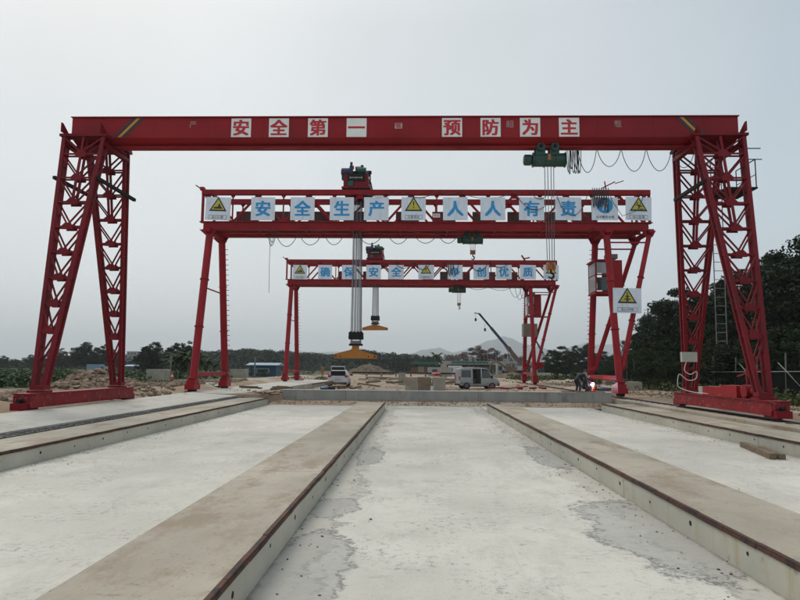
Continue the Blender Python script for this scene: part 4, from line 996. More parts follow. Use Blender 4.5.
def silver_car(px, Y, rz):
    p = at(px, 388, Y); z0 = ground_h(p.x, Y)-.01; T = ((p.x, Y, z0), rz, .97)
    car = thing('parked_car', 'silver white hatchback parked past the low wall with its tailgate raised', 'car', (p.x, Y, z0))
    secs = [(0, .80, .34, .88, .76, .92, .60), (.10, .86, .26, .94, .82, .98, .66), (.14, .87, .24, .95, .83, 1.36, .62), (.45, .88, .20, .96, .85, 1.44, .60), (1.2, .88, .18, .95, .86, 1.50, .60), (2.2, .88, .18, .93, .86, 1.46, .59), (2.75, .88, .18, .92, .85, 1.30, .56), (3.35, .87, .20, .90, .82, .95, .66), (3.9, .86, .22, .84, .78, .87, .6), (4.25, .78, .30, .70, .68, .72, .5)]
    body = xform(loft_body(secs), *T).build('body', m_carwhite, car, True)
    def part(mb, name, mat, par=None, smooth=False): return xform(mb, *T).build(name, mat, par or car, smooth)
    part(MB().box((0, .09, 1.10), (1.24, .08, .52)).box((0, .07, .80), (1.18, .10, .22)), 'boot_shade_panel', m_dark)  # solid dark panel painted as the shade inside the open boot
    part(MB().add([(-.62, .02, 1.40), (.62, .02, 1.40), (.60, -.28, 1.72), (-.60, -.28, 1.72), (-.62, .08, 1.44), (.62, .08, 1.44), (.60, -.24, 1.77), (-.60, -.24, 1.77)], [(0, 1, 2, 3), (7, 6, 5, 4), (0, 4, 5, 1), (1, 5, 6, 2), (2, 6, 7, 3), (3, 7, 4, 0)]), 'tailgate', m_carwhite)
    part(MB().add([(-.54, -.03, 1.44), (.54, -.03, 1.44), (.52, -.255, 1.69), (-.52, -.255, 1.69)], [(0, 1, 2, 3)]), 'rear_window', m_glass)
    part(MB().box((0, -.04, .56), (1.60, .16, .30)).box((0, -.05, .42), (1.4, .14, .06)), 'bumper', m_carwhite)
    part(MB().box((0, -.125, .64), (.50, .02, .14)), 'number_plate', m_plate)
    part(MB().box((0, -.02, .34), (1.50, .1, .14)), 'underside', m_dark)
    for sx in (-1, 1):
        part(MB().prism([(-.16, .84), (.14, .80), (.16, .96), (-.10, 1.02)] if sx > 0 else [(-.14, .80), (.16, .84), (.10, 1.02), (-.16, .96)], (sx*.70, -.02, 0), (1, 0, 0), (0, 0, 1), (0, 1, 0), .16), 'tail_lamp', m_lampred)
        part(MB().box((sx*.98, 2.6, 1.0), (.16, .12, .12)), 'wing_mirror', m_dark)
        for a, b, za in ((.55, 1.15, 1.38), (1.25, 2.15, 1.40)):
            part(MB().add([(sx*.862, a, .98), (sx*.865, b, .97), (sx*.635, b, za), (sx*.64, a, za-.03)], [(0, 1, 2, 3)]), 'side_window', m_glass)
    wheels(car, T, .80, (.75, 3.35), .32, .20)
    return car
silver_car(337.8, 51.5, .06)

def minivan(px, Y, rz):
    p = at(px, 388, Y); z0 = ground_h(p.x+1.5, Y)-.01; T = ((p.x, Y, z0), rz, .90)
    van = thing('minivan', 'dull white minivan with its side door open standing in the sand', 'van', (p.x, Y, z0))
    # local: y forward (length), right side (+x) faces the camera after rotation
    secs = [(0, .74, .40, .96, .72, 1.74, .60), (.06, .78, .34, .98, .76, 1.84, .66), (.50, .79, .32, 1.0, .78, 1.90, .68), (1.16, .79, .32, 1.0, .78, 1.91, .68), (1.18, .79, .32, 1.0, .78, 1.91, .68), (1.92, .79, .32, 1.0, .78, 1.90, .67), (1.95, .79, .32, 1.0, .78, 1.90, .67), (2.05, .79, .32, 1.0, .78, 1.88, .66), (2.60, .79, .32, .99, .77, 1.78, .62), (3.10, .79, .33, .98, .76, 1.16, .70), (3.45, .77, .36, .90, .72, .95, .60), (3.62, .68, .42, .72, .62, .76, .5)]
    os_ = {4: (7, 8, 9), 7: (7,)}
    body = xform(loft_body(secs, os_), *T).build('body', m_vanwhite, van, True)
    def part(mb, name, mat, par=None, smooth=False): return xform(mb, *T).build(name, mat, par or van, smooth)
    part(MB().box((.745, 1.55, 1.83), (.03, .72, .1)).box((.03, 1.55, .40), (1.4, .72, .08)), 'door_surround', m_vanwhite)
    part(MB().box((-.4, 1.55, 1.1), (.10, .70, 1.4)), 'inner_lining', m_seat)
    part(MB().box((0, 1.35, .70), (1.15, .34, .5)).box((0, 1.2, 1.15), (1.15, .10, .6)), 'seat', m_seat)
    for sx in (-1, 1):
        part(MB().add([(sx*.792, .14, 1.04), (sx*.792, 1.02, 1.05), (sx*.712, 1.02, 1.68), (sx*.712, .18, 1.66)], [(0, 1, 2, 3)]), 'side_window', m_glass)
        part(MB().add([(sx*.79, 2.12, 1.03), (sx*.785, 2.92, 1.02), (sx*.70, 2.62, 1.66), (sx*.70, 2.12, 1.70)], [(0, 1, 2, 3)]), 'front_window', m_glasslt if sx < 0 else m_glass)
        part(MB().box((sx*.86, 2.92, 1.10), (.14, .10, .22)), 'wing_mirror', m_dark)
        part(MB().box((sx*.70, -.015, .98), (.14, .06, .36)), 'tail_lamp', m_lampred)
        part(MB().box((sx*.55, 3.50, .78), (.26, .12, .18)), 'headlight', m_glasslt)
        part(MB().box((sx*.80, 1.10, .85), (.02, .12, .03)), 'door_handle', m_dark)
    part(MB().add([(-.60, 2.66, 1.72), (.60, 2.66, 1.72), (.68, 3.06, 1.22), (-.68, 3.06, 1.22)], [(0, 1, 2, 3)]), 'windscreen', m_glass)
    part(MB().box((0, 3.58, .44), (1.40, .16, .26)), 'front_bumper', m_dark)
    part(MB().box((0, -.03, .40), (1.36, .12, .16)), 'rear_bumper', m_dark)
    part(MB().box((0, 1.7, .30), (1.2, 2.8, .12)), 'underside', m_dark)
    part(MB().box((.79, .60, .55), (.02, 1.1, .02)), 'side_moulding', m_dark)
    wheels(van, T, .70, (.62, 2.95), .32, .19)
    return van
minivan(457.6, 50.2, -pi/2+.20)

# ------------------------------------------------------------ people
def skin_mesh(name, joints, edges, mat, parent, sub=2, label=None):
    me = bpy.data.meshes.new(name); me.from_pydata([j[0] for j in joints], edges, [])
    o = bpy.data.objects.new(name, me); C.objects.link(o)
    md = o.modifiers.new('skin', 'SKIN'); md.use_smooth_shade = True
    for i, j in enumerate(joints):
        r = j[1] if isinstance(j[1], tuple) else (j[1], j[1]); me.skin_vertices[0].data[i].radius = r
    me.skin_vertices[0].data[0].use_root = True
    sb = o.modifiers.new('sub', 'SUBSURF'); sb.levels = sub; sb.render_levels = sub
    bpy.context.view_layer.update()
    m2 = bpy.data.meshes.new_from_object(o.evaluated_get(bpy.context.evaluated_depsgraph_get()))
    m2.materials.clear(); m2.materials.append(mat); m2.shade_smooth()
    bpy.data.objects.remove(o)
    q = bpy.data.objects.new(name, m2); C.objects.link(q)
    if parent is not None: q.parent = parent
    return q
def person(label, loc, rz, J, cloth, hat=None, group=None):
    """J: joint positions; one continuous body with clothes as children"""
    root = thing('person', label, 'person', loc, group)
    names = ['pelvis', 'waist', 'chest', 'neck', 'head', 'crown', 'sl', 'el', 'wl', 'hl', 'sr', 'er', 'wr', 'hr', 'hipl', 'kl', 'al', 'tl', 'hipr', 'kr', 'ar', 'tr']
    rad = dict(pelvis=(.13, .11), waist=(.115, .09), chest=(.15, .11), neck=.05, head=(.078, .088), crown=(.07, .075), sl=.06, el=.043, wl=.028, hl=(.035, .02), sr=.06, er=.043, wr=.028, hr=(.035, .02), hipl=.09, kl=.06, al=.042, tl=.038, hipr=.09, kr=.06, ar=.042, tr=.038)
    E_ = [('pelvis', 'waist'), ('waist', 'chest'), ('chest', 'neck'), ('neck', 'head'), ('head', 'crown'), ('chest', 'sl'), ('sl', 'el'), ('el', 'wl'), ('wl', 'hl'), ('chest', 'sr'), ('sr', 'er'), ('er', 'wr'), ('wr', 'hr'), ('pelvis', 'hipl'), ('hipl', 'kl'), ('kl', 'al'), ('al', 'tl'), ('pelvis', 'hipr'), ('hipr', 'kr'), ('kr', 'ar'), ('ar', 'tr')]
    c, s = cos(rz), sin(rz)
    def W(k): x, y, z = J[k]; return (x*c-y*s, x*s+y*c, z)
    def chain(keys, edges, scale, name, mat, par):
        idx = {k: i for i, k in enumerate(keys)}
        js = []
        for k in keys:
            r = rad[k]; r = r if isinstance(r, tuple) else (r, r); js.append((W(k), (r[0]*scale, r[1]*scale)))
        return skin_mesh(name, js, [(idx[a], idx[b]) for a, b in edges if a in idx and b in idx], mat, par, 1 if name != 'body' else 2)
    for k in ('el', 'er', 'sl', 'sr', 'kl', 'kr', 'hipl', 'hipr', 'al', 'ar', 'waist', 'chest', 'pelvis'):
        rad[k] = tuple(q*1.14 for q in rad[k]) if isinstance(rad[k], tuple) else rad[k]*1.14
    body = chain(names, E_, 1, 'body', m_skin, root)
    body.data.materials.append(cloth); body.data.materials.append(m_dark)
    pts = {k: Vector(W(k)) for k in names}; mids = [(pts[a].lerp(pts[b], f), (a, b, f)) for a, b in E_ for f in (0, .25, .5, .75, 1)]
    for pl in body.data.polygons:
        q, (a, b, f) = min(mids, key=lambda m_: (m_[0]-pl.center).length_squared)
        bare = (a in ('neck', 'head') and not (a == 'neck' and f < .2)) or (a == 'chest' and b == 'neck' and f > .7) or a in ('wl', 'wr')
        pl.material_index = 0 if bare else (2 if a in ('al', 'ar') else 1)
    for a, b in (('al', 'tl'), ('ar', 'tr')):
        sh = MB(); A, B = Vector(W(a)), Vector(W(b)); d = (B-A)
        sh.tube([A-d*.5-Vector((0, 0, .02)), A, B, B+d*.25], [.045, .055, .052, .035], 10)
        o = sh.build('shoe', m_dark); o.parent = root
    hd, cr = Vector(W('head')), Vector(W('crown')); d = (cr-hd).normalized()
    fwd = Vector(W('face'))-hd; fwd.normalize()
    hb = MB(); n = 10
    hb.tube([hd+d*.035-fwd*.03, hd+d*.08-fwd*.02, hd+d*.125-fwd*.01, hd+d*.155], [.093, .098, .075, .02], 14)
    o = hb.build('helmet' if hat else 'hair', hat or m_hair, None, True); o.parent = root
    fc = MB().ico(hd+fwd*.092-d*.015, .016); side = d.cross(fwd).normalized()
    o = fc.build('nose', m_skin); o.parent = body
    o = MB().ico(hd+fwd*.078+side*.03+d*.012, .011).ico(hd+fwd*.078-side*.03+d*.012, .011).build('eyes', m_dark); o.parent = body
    for k in ('hl', 'hr'):
        hp = Vector(W(k)); wp = Vector(W('w'+k[1])); dd = (hp-wp).normalized(); sd = dd.cross(Vector((0, 0, 1))).normalized(); dn = sd.cross(dd)
        fg = MB()
        for q in range(4):
            b0 = hp+sd*(-.027+.018*q); L_ = (.030, .036, .034, .026)[q]
            fg.tube([b0-dd*.02, b0+dd*L_, b0+dd*(L_*1.5)-dn*.022, b0+dd*(L_*1.3)-dn*.042], [.0095, .009, .008, .006], 6)
        fg.tube([hp-dd*.03+sd*.03, hp+sd*.048-dn*.012, hp+dd*.02+sd*.042-dn*.03], [.011, .010, .007], 6)
        o = fg.build('fingers', m_skin, None, True); o.parent = body
    return root
bend = dict(pelvis=(0, -.20, .84), waist=(0, -.10, .92), chest=(0, .16, 1.04), neck=(0, .31, 1.09), head=(0, .40, 1.12), crown=(0, .45, 1.19), face=(0, .48, 1.06),
    sl=(-.19, .18, 1.02), el=(-.23, .30, .76), wl=(-.14, .42, .58), hl=(-.12, .47, .52), sr=(.19, .18, 1.02), er=(.24, .26, .76), wr=(.16, .40, .56), hr=(.14, .44, .50),
    hipl=(-.10, -.18, .80), kl=(-.13, -.04, .46), al=(-.14, -.12, .09), tl=(-.15, .03, .04), hipr=(.10, -.18, .80), kr=(.13, -.02, .46), ar=(.14, -.12, .09), tr=(.15, .03, .04))
squat = dict(pelvis=(0, -.16, .36), waist=(0, -.12, .48), chest=(0, .02, .72), neck=(0, .09, .86), head=(0, .14, .94), crown=(0, .17, 1.03), face=(0, .25, .90),
    sl=(-.18, .03, .70), el=(-.25, .22, .52), wl=(-.10, .42, .50), hl=(-.06, .47, .48), sr=(.18, .03, .70), er=(.24, .24, .50), wr=(.10, .44, .46), hr=(.05, .49, .44),
    hipl=(-.10, -.12, .34), kl=(-.20, .26, .46), al=(-.16, .02, .09), tl=(-.18, .17, .04), hipr=(.10, -.12, .34), kr=(.20, .26, .46), ar=(.16, .02, .09), tr=(.18, .17, .04))
w1 = at(579.5, 388, 32.2); w2 = at(586.5, 388, 32.3)
person('person in dark workwear bending forward beside the welder', (w1.x, 32.2, ground_h(w1.x, 32.2)), -1.25, bend, m_cloth)
person('person in dark workwear crouching over a bright welding arc', (w2.x, 32.35, ground_h(w2.x, 32.35)+.02), -1.35, squat, m_cloth, m_black)
stand = dict(pelvis=(0, 0, .88), waist=(0, .0, 1.02), chest=(0, .01, 1.26), neck=(0, .02, 1.43), head=(0, .04, 1.52), crown=(0, .03, 1.62), face=(0, .2, 1.52),
    sl=(-.18, .0, 1.34), el=(-.27, .0, 1.08), wl=(-.22, .16, .92), hl=(-.20, .20, .88), sr=(.18, .0, 1.34), er=(.26, .02, 1.08), wr=(.22, .20, .98), hr=(.20, .25, .96),
    hipl=(-.09, 0, .84), kl=(-.12, .03, .46), al=(-.14, .0, .09), tl=(-.16, .13, .04), hipr=(.09, 0, .84), kr=(.13, .03, .46), ar=(.16, .0, .09), tr=(.18, .13, .04))
w3 = at(322.5, 380, 88)
person('person in tan clothes standing on the sand left of the silver car', (w3.x, 88, ground_h(w3.x, 88)), 2.6, stand, m_clothtan)
# the welding arc and its torch
arc = at(592.4, 384.6, 32.2)
tch = thing('welding_torch', 'welding torch with a glaring white arc at the foot of the crane leg', 'torch', (arc.x, 32.2, arc.z))
MB().tube([(arc.x-.02, 32.2, arc.z+.0), (arc.x-.22, 32.3, arc.z+.06), (arc.x-.36, 32.35, arc.z-.05)], [.008, .018, .02], 8).build('torch_handle', m_black, tch, True)
ma = bpy.data.materials.new('arc_light'); ma.use_nodes = True; pb = ma.node_tree.nodes['Principled BSDF']
pb.inputs['Emission Color'].default_value = (.86, .80, 1, 1); pb.inputs['Emission Strength'].default_value = 40
ab = MB().ico((arc.x, 32.2, arc.z), .105, (1, 1, 1.1), .1); ab.build('arc', ma, tch, True)
ms = bpy.data.materials.new('spark_light'); ms.use_nodes = True; pb = ms.node_tree.nodes['Principled BSDF']
pb.inputs['Base Color'].default_value = (.5, .1, .02, 1); pb.inputs['Emission Color'].default_value = (1, .25, .05, 1); pb.inputs['Emission Strength'].default_value = 2
spk = MB(); rr = random.Random(2)
for k in range(45):
    a = rr.uniform(0, 2*pi); d = rr.uniform(.03, .16)*rr.random(); spk.ico((arc.x+d*cos(a), 32.2+d*sin(a), arc.z-.06-rr.random()*.22), rr.uniform(.006, .014))
tag(spk.build('spark', ms), 'orange welding sparks falling below the arc', 'sparks', kind='stuff')
ld = bpy.data.lights.new('arc_lamp', 'POINT'); lo_ = bpy.data.objects.new('arc_lamp', ld); C.objects.link(lo_); lo_.location = (arc.x, 32.05, arc.z+.05); ld.energy = 10; ld.color = (.85, .8, 1); ld.shadow_soft_size = .08
# work piece under the arc
wp_ = MB().box((arc.x+.05, 32.25, .50), (.5, .3, .16)).box((arc.x+.05, 32.25, .62), (.3, .08, .10)).build('steel_bracket', m_redworn); centre(wp_); tag(wp_, 'red steel bracket being welded beside the crane rail', 'bracket')

# ------------------------------------------------------------ blocks, timber, small site things
def block(pa, pb_, Y, depth, label, mat=m_block, rz=0., group=None, name='concrete_block', z0=None):
    a, b = at(pa[0], pa[1], Y), at(pb_[0], pb_[1], Y); cx = (a.x+b.x)/2; zb = ground_h(cx, Y)-.04; w = b.x-a.x; h = a.z-zb
    m = Matrix.Rotation(rz, 3, 'Z'); be = .03
    pl = [(-w/2, be), (-w/2+be, 0), (w/2-be, 0), (w/2, be), (w/2, h-be), (w/2-be, h), (-w/2+be, h), (-w/2, h-be)]
    o = MB().prism(pl, (cx, Y, zb), m @ Vector((1, 0, 0)), (0, 0, 1), m @ Vector((0, 1, 0)), depth).build(name, mat)
    place(o, (cx, Y+depth/2, zb)); return tag(o, label, 'concrete block', group)
block((405.2, 377.2), (417.6, 391), 35.2, 1.0, 'pale left block of the row of three standing behind the low wall', m_block)
block((417.9, 377.2), (431.3, 391), 35.2, 1.0, 'brown stained middle block of the row of three behind the low wall', m_blockbr)
block((432.6, 377.4), (445.6, 391), 35.15, 1.0, 'grey right block of the row of three, next to the white pipe', m_block)
block((398.4, 373), (405.4, 379.6), 58, .9, 'small pale cube of concrete behind the row of three blocks', m_block)
block((146.2, 369.2), (163.6, 383), 50, 1.3, 'large weathered concrete block beside the traffic cones on the left', m_block, .0)
block((229.6, 369), (245.2, 378.5), 72, 1.4, 'concrete block with trimmed corners left of the blue shed', m_block)
block((624.4, 381.8), (642.3, 390), 39, .8, 'long pale concrete block right of the middle crane foot', m_block)
block((605.4, 380.6), (614.6, 386.5), 44, .8, 'dark topped concrete block seen under the leg tie of the middle crane', m_blockbr)
block((531.5, 368), (537.5, 372), 90, .8, 'far small concrete block beside the farthest crane foot', m_block)
wpz = at(432, 389, 33.4)
o = MB().tube([(wpz.x, 33.4, ground_h(wpz.x, 33.4)), (wpz.x, 33.4, wpz.z+.14)], .085, 14).build('white_pipe', m_cablewh, None, True); centre(o); tag(o, 'short white upright pipe in front of the concrete blocks', 'pipe')
# two timbers lying against the outer right beam
def timber(a, b, w, h, label, seed):
    a, b = Vector(a), Vector(b); d = (b-a).normalized(); sd = d.cross(Vector((0, 0, 1))).normalized(); up = Vector((0, 0, 1)); mb = MB(); rr = random.Random(seed); n = 10
    for i in range(n+1):
        p = a.lerp(b, i/n); j = [rr.uniform(-.006, .006) for _ in range(4)]
        mb.v += [p+sd*(-w/2+j[0])+up*(0+.004), p+sd*(w/2+j[1])+up*.004, p+sd*(w/2+j[2])+up*(h+j[3]), p+sd*(-w/2+j[1])+up*(h+j[0])]
    for i in range(n):
        for k in range(4): q = i*4+k; r_ = i*4+(k+1) % 4; mb.f.append((q, r_, r_+4, q+4))
    mb.f += [(3, 2, 1, 0), (n*4, n*4+1, n*4+2, n*4+3)]
    o = mb.build('timber_beam', m_wood); centre(o); return tag(o, label, 'timber')
timber((7.45, 14.6, 0), (7.0, 12.6, 0), .13, .115, 'longer brown timber lying on the yard floor by the right beam', 1)
timber((7.49, 13.95, 0), (7.18, 12.6, 0), .12, .10, 'shorter pale topped timber lying against the longer one', 2)
for i, (xa, xb, y, z, lab) in enumerate(((7.0, 8.55, 30.25, .66, 'weathered plank lying on top of the low wall near the welders'), (7.6, 9.0, 30.08, .66, 'second thin plank on the low wall, overlapping the first'))):
    timber((xa, y, .616), (xb, y+.1, .616), .16, .05, lab, 5+i)
def jumble(name, label, cat, c, n, size, mat, seed, spread):
    if c[1] > 31: c = (c[0], c[1], ground_h(c[0], c[1])-.02)
    rr = random.Random(seed); t = thing(name, label, cat, (c[0], c[1], c[2]))
    for k in range(n):
        p = Vector((c[0]+rr.gauss(0, spread[0]), c[1]+rr.gauss(0, spread[1]), c[2]+size*.25+rr.random()*spread[2]))
        a = rr.uniform(0, pi); d = Vector((cos(a), sin(a), rr.uniform(-.15, .15)))*size*rr.uniform(.5, 1.3)
        MB().bar(p-d/2, p+d/2, size*rr.uniform(.08, .3), size*rr.uniform(.05, .15)).build('plank' if mat in (m_wood, m_block) else 'offcut', mat, t)
    return t
q = at(475, 389, 33.5); q = at(520, 387, 36); jumble('red_steel_offcut', 'red steel offcuts and bars lying behind the low wall right of the van', 'scrap', (q.x, 36, .36), 9, .9, m_redworn, 3, (.7, .3, .12))
q = at(326, 388, 36); b_ = MB(); b_.ico((q.x, 36, .5), .28, (1.3, .9, .6), .12).ico((q.x+.35, 36.1, .46), .2, (1.1, .8, .6), .15); o = b_.build('tarp_bundle', m_shedblue, None, True); centre(o); tag(o, 'dark blue bundle lying behind the low wall near the silver car', 'bundle')
q = at(345, 388, 36); jumble('scrap_wood', 'brown scrap wood lying flat beside the blue bundle', 'scrap', (q.x-.3, 36, .36), 9, .7, m_wood, 4, (.5, .3, .08))
q = at(210, 383, 36.5); b_ = MB(); b_.ico((q.x, 36.6, .6), .32, (1.5, .9, .6), .15).ico((q.x+.5, 36.4, .55), .22, (1.2, .9, .6), .15); o = b_.build('tarp_bundle', m_green, None, True); centre(o); tag(o, 'dark green bundle at the left foot of the middle crane', 'bundle')
q = at(288, 379, 58); b_ = MB(); b_.ico((q.x-.6, 58, .5), .4, (1.5, .9, .5), .15).ico((q.x+1.0, 58, .5), .4, (1.3, .9, .5), .15); o = b_.build('tarp_bundle', m_redworn, None, True); centre(o); tag(o, 'red covered bundle at the left foot of the farthest crane', 'bundle')
q = at(603, 389, 38); o = MB().ico((q.x, 38, .5), .32, (1.6, .9, .55), .15).build('tarp_bundle', m_navy, None, True); centre(o); tag(o, 'dark blue bundle right of the welding arc', 'bundle')
q = at(268, 397, 29.2); jumble('brick_scrap', 'reddish broken slabs at the far end of the left outer beam', 'scrap', (-6.9, 29.0, .32), 8, .45, m_form, 6, (.35, .3, .10))
q = at(286, 397, 30); jumble('scrap_wood', 'thin sticks lying left of the low wall end', 'scrap', (-7.5, 31.5, .40), 8, .9, m_wood, 8, (.6, .6, .06))
jumble('scrap_wood', 'loose boards lying on the sand behind the silver car', 'scrap', (-3.0, 52, .30), 16, 1.6, m_wood, 11, (2.5, 3, .06))
jumble('formwork_board', 'scattered pale formwork boards on the sand past the blocks', 'scrap', (.5, 60, .26), 16, 1.8, m_block, 13, (3.5, 4, .06))
# cones and posts on the left
def cone(px, Y, label):
    p = at(px, 383, Y); z = ground_h(p.x, Y)
    t = thing('traffic_cone', label, 'traffic cone', (p.x, Y, z), 'traffic cones by the concrete block')
    MB().box((p.x, Y, z+.02), (.40, .40, .05)).build('base', m_cone, t)
    MB().tube([(p.x, Y, z+.04), (p.x, Y, z+.32)], [.15, .115], 14).build('cone_lower', m_cone, t, True)
    MB().tube([(p.x, Y, z+.32), (p.x, Y, z+.52)], [.115, .085], 14).build('white_band', m_cablewh, t, True)
    MB().tube([(p.x, Y, z+.52), (p.x, Y, z+.86)], [.085, .03], 14).build('cone_top', m_cone, t, True)
cone(167.6, 52, 'red and white traffic cone nearer the concrete block'); cone(171.8, 53.5, 'red and white traffic cone below the white post')
q = at(170, 380, 56); o = MB().tube([(q.x, 56, .2), (q.x, 56, at(170, 355, 56).z)], .07, 10).box((q.x, 56, at(170, 358, 56).z), (.2, .1, .3)).build('site_post', m_galv); centre(o); tag(o, 'pale upright post behind the traffic cones', 'post')
q = at(254.5, 378, 78); o = MB().tube([(q.x, 78, .2), (q.x, 78, at(254.5, 357, 78).z)], .09, 10).box((q.x, 78, .25), (.4, .4, .2)).build('site_post', m_galv); centre(o); tag(o, 'tall grey post in front of the blue shed', 'post')

# ------------------------------------------------------------ far buildings
def house(px0, px1, pytop, Y, depth, wall, roofm, label, nwin=3, name='building', storeys=1, roof_h=.0, over=.3):
    a, b = at(px0, pytop, Y), at(px1, pytop, Y); cx = (a.x+b.x)/2; w = b.x-a.x; z0 = .05; h = a.z-z0-roof_h
    t = thing(name, label, 'shed' if name == 'shed' else 'building', (cx, Y+depth/2, z0))
    MB().box((cx, Y+depth/2, z0+h/2), (w, depth, h)).build('wall', wall, t)
    if roof_h: ext_x([(Y-over, z0+h), (Y-over, z0+h+.08), (Y+depth/2, z0+h+roof_h), (Y+depth+over, z0+h+.08), (Y+depth+over, z0+h)], cx-w/2-over, cx+w/2+over).build('roof', roofm, t)
    else: MB().box((cx, Y+depth/2, z0+h+.06), (w+over, depth+over, .12)).build('roof', roofm, t)
    sh = h/storeys
    for s in range(storeys):
        for k in range(nwin):
            x = cx-w/2+w*(k+.5)/nwin
            f = MB().box((x, Y-.03, z0+sh*(s+.55)), (w/nwin*.5, .06, sh*.42)).build('window', m_pale, t)
            MB().box((x, Y-.07, z0+sh*(s+.55)), (w/nwin*.42, .03, sh*.34)).build('pane', m_glass, f)
    return t
sh = house(250, 276, 362.6, 92, 3.5, m_shedblue, m_shedroof, 'blue metal shed with a pale blue roof in front of the wooded hill', 1, 'shed', 1, .42, .5)
q = at(258, 371, 90.6); MB().box((q.x+.2, 90.9, 1.35), (1.8, 1.2, .06)).build('awning', m_shedroof, sh)
house(120, 141, 354.5, 230, 12, m_pale, m_pale, 'pale plastered building behind the trees on the left', 5, 'building', 3)
house(127, 137, 351.5, 262, 12, m_pale, m_grey, 'taller pale building rising behind the plastered one', 3, 'building', 4)
house(22, 34, 358, 260, 10, m_pale, m_form, 'small pale house among the far left trees', 3, 'building', 2)
house(124, 140, 364.6, 180, 6, m_shedblue, m_shedroof, 'low blue roofed shed behind the left crane leg', 3, 'shed', 1, .5)
# lorry with a blue tilt parked by the field
q = at(96, 375, 118); t = thing('lorry', 'small lorry with a pale blue cargo body by the field', 'lorry', (q.x, 118, .1))
MB().box((q.x-.2, 118, 1.15), (2.5, 1.9, 1.25)).build('cargo_body', m_shedroof, t); MB().box((q.x+1.5, 118, .9), (.9, 1.8, 1.1)).build('cab', m_pale, t); MB().box((q.x+1.55, 117.07, 1.15), (.5, .05, .4)).build('side_window', m_glass, t)
for dx in (-1, 1.3):
    MB().tube([(q.x+dx, 117.1, .42), (q.x+dx, 117.4, .42)], .36, 16).build('wheel', m_tyre, t, True)

# elevated bridge works in the distance
def scaffold(px0, px1, pyt, Y, label):
    a, b = at(px0, pyt, Y), at(px1, pyt, Y); x0, x1, zt = a.x, b.x, a.z
    t = thing('scaffold_platform', label, 'scaffold', ((x0+x1)/2, Y, .1))
    n = max(3, int((x1-x0)/1.6))
    for k in range(n+1):
        x = lerp(x0, x1, k/n)
        for y in (Y, Y+3): MB().bar((x, y, .1), (x, y, zt), .12).build('scaffold_post', m_form, t)
    MB().box(((x0+x1)/2, Y+1.5, zt-1.0), (x1-x0+.4, 3.4, .2)).build('deck', m_dark, t)
    MB().box(((x0+x1)/2, Y+1.5, (zt-1)*.55), (x1-x0, 3.0, .15)).build('deck', m_form, t)
    nt = MB(); m_ = 40
    for k in range(m_+1):
        x = lerp(x0, x1, k/m_); nt.v += [(x, Y-.15+.06*sin(k*1.7), zt-.55), (x, Y-.15+.06*sin(k*1.7+1), zt-.05+.12*noise.noise(Vector((k*.6, 0, 5))))]
    for k in range(m_): nt.f.append((2*k, 2*k+2, 2*k+3, 2*k+1))
    nt.build('safety_net', m_netgreen, t)
    rr = random.Random(int(px0)); k = x0
    while k < x1-1:
        w = rr.uniform(1.2, 2.6); MB().box((k+w/2, Y-.05, .1+(zt-1.1)*.5), (w*.9, .15, (zt-1.2)*rr.uniform(.5, .95))).build('formwork_panel', rr.choice((m_form, m_form, m_block, m_blockbr)), t); k += w
    return t
scaffold(411, 438, 361.5, 140, 'scaffold platform with green netting left of the van roof')
scaffold(452, 488, 361, 155, 'longer scaffold platform with green netting behind the van')
def cage(px, py, Y, w, h, label, seed):
    p = at(px, py, Y); mb = MB(); rr = random.Random(seed)
    for k in range(46):
        x = p.x+rr.uniform(-w/2, w/2); y = Y+rr.uniform(-1, 1); hh = h*rr.uniform(.5, 1); mb.bar((x, y, p.z-.2), (x+rr.uniform(-.3, .3), y, p.z+hh), .10)
    for k in range(14):
        z = p.z+h*rr.random()*.8; mb.bar((p.x-w/2, Y+rr.uniform(-1, 1), z), (p.x+w/2, Y+rr.uniform(-1, 1), z+rr.uniform(-.2, .2)), .07)
    o = mb.build('rebar_cage', m_rust if seed % 2 else m_leafbare); centre(o); return tag(o, label, 'rebar cage', 'reinforcement cages on the bridge works')
m_leafbare = surf('weathered_bars', (.20, .17, .15), (.12, .09, .08), .5, .8)
pa_, pb_ = at(440, 360.5, 156), at(532, 361, 156)
dk = thing('bridge_deck', 'long grey elevated bridge deck on piers behind the van', 'bridge deck', ((pa_.x+pb_.x)/2, 160, .1))
MB().box(((pa_.x+pb_.x)/2, 161, pa_.z-.5), (pb_.x-pa_.x, 9, .9)).build('deck_girder', m_pale, dk)
for k in range(6):
    x = lerp(pa_.x+1.5, pb_.x-1.5, k/5); MB().tube([(x, 158.5, .0), (x, 158.5, pa_.z-.95)], .55, 14).build('pier', m_block, dk, True)
for k in range(24):
    x = lerp(pa_.x, pb_.x, (k+.5)/24); MB().bar((x, 156.6, pa_.z-.05), (x, 156.6, pa_.z+1.0), .10).build('railing_post', m_galv, dk)
rr = random.Random(77); cl = ['pale', 'grey', 'rusty', 'brown', 'dark']; mm_ = [m_pale, m_galv, m_rust, m_blockbr, m_dark]
for k in range(16):
    px_ = 449+k*5.1+rr.uniform(-1.5, 1.5); p_ = at(px_, 361, 157.5+rr.uniform(0, 3)); j_ = rr.randrange(5); w_ = rr.uniform(.5, 1.6); h_ = rr.uniform(.5, 1.5)
    st = thing('material_stack', ORD[k]+' from the left of the stacks on the far bridge deck, '+cl[j_], 'material stack', (p_.x, p_.y, pa_.z-.03), 'stacks of material on the distant bridge deck')
    for q_ in range(3): MB().box((p_.x+rr.uniform(-.2, .2), p_.y, pa_.z-.03+h_*(q_+.5)/3), (w_*rr.uniform(.6, 1), .9, h_/3-.02)).build('bundle', mm_[j_], st)
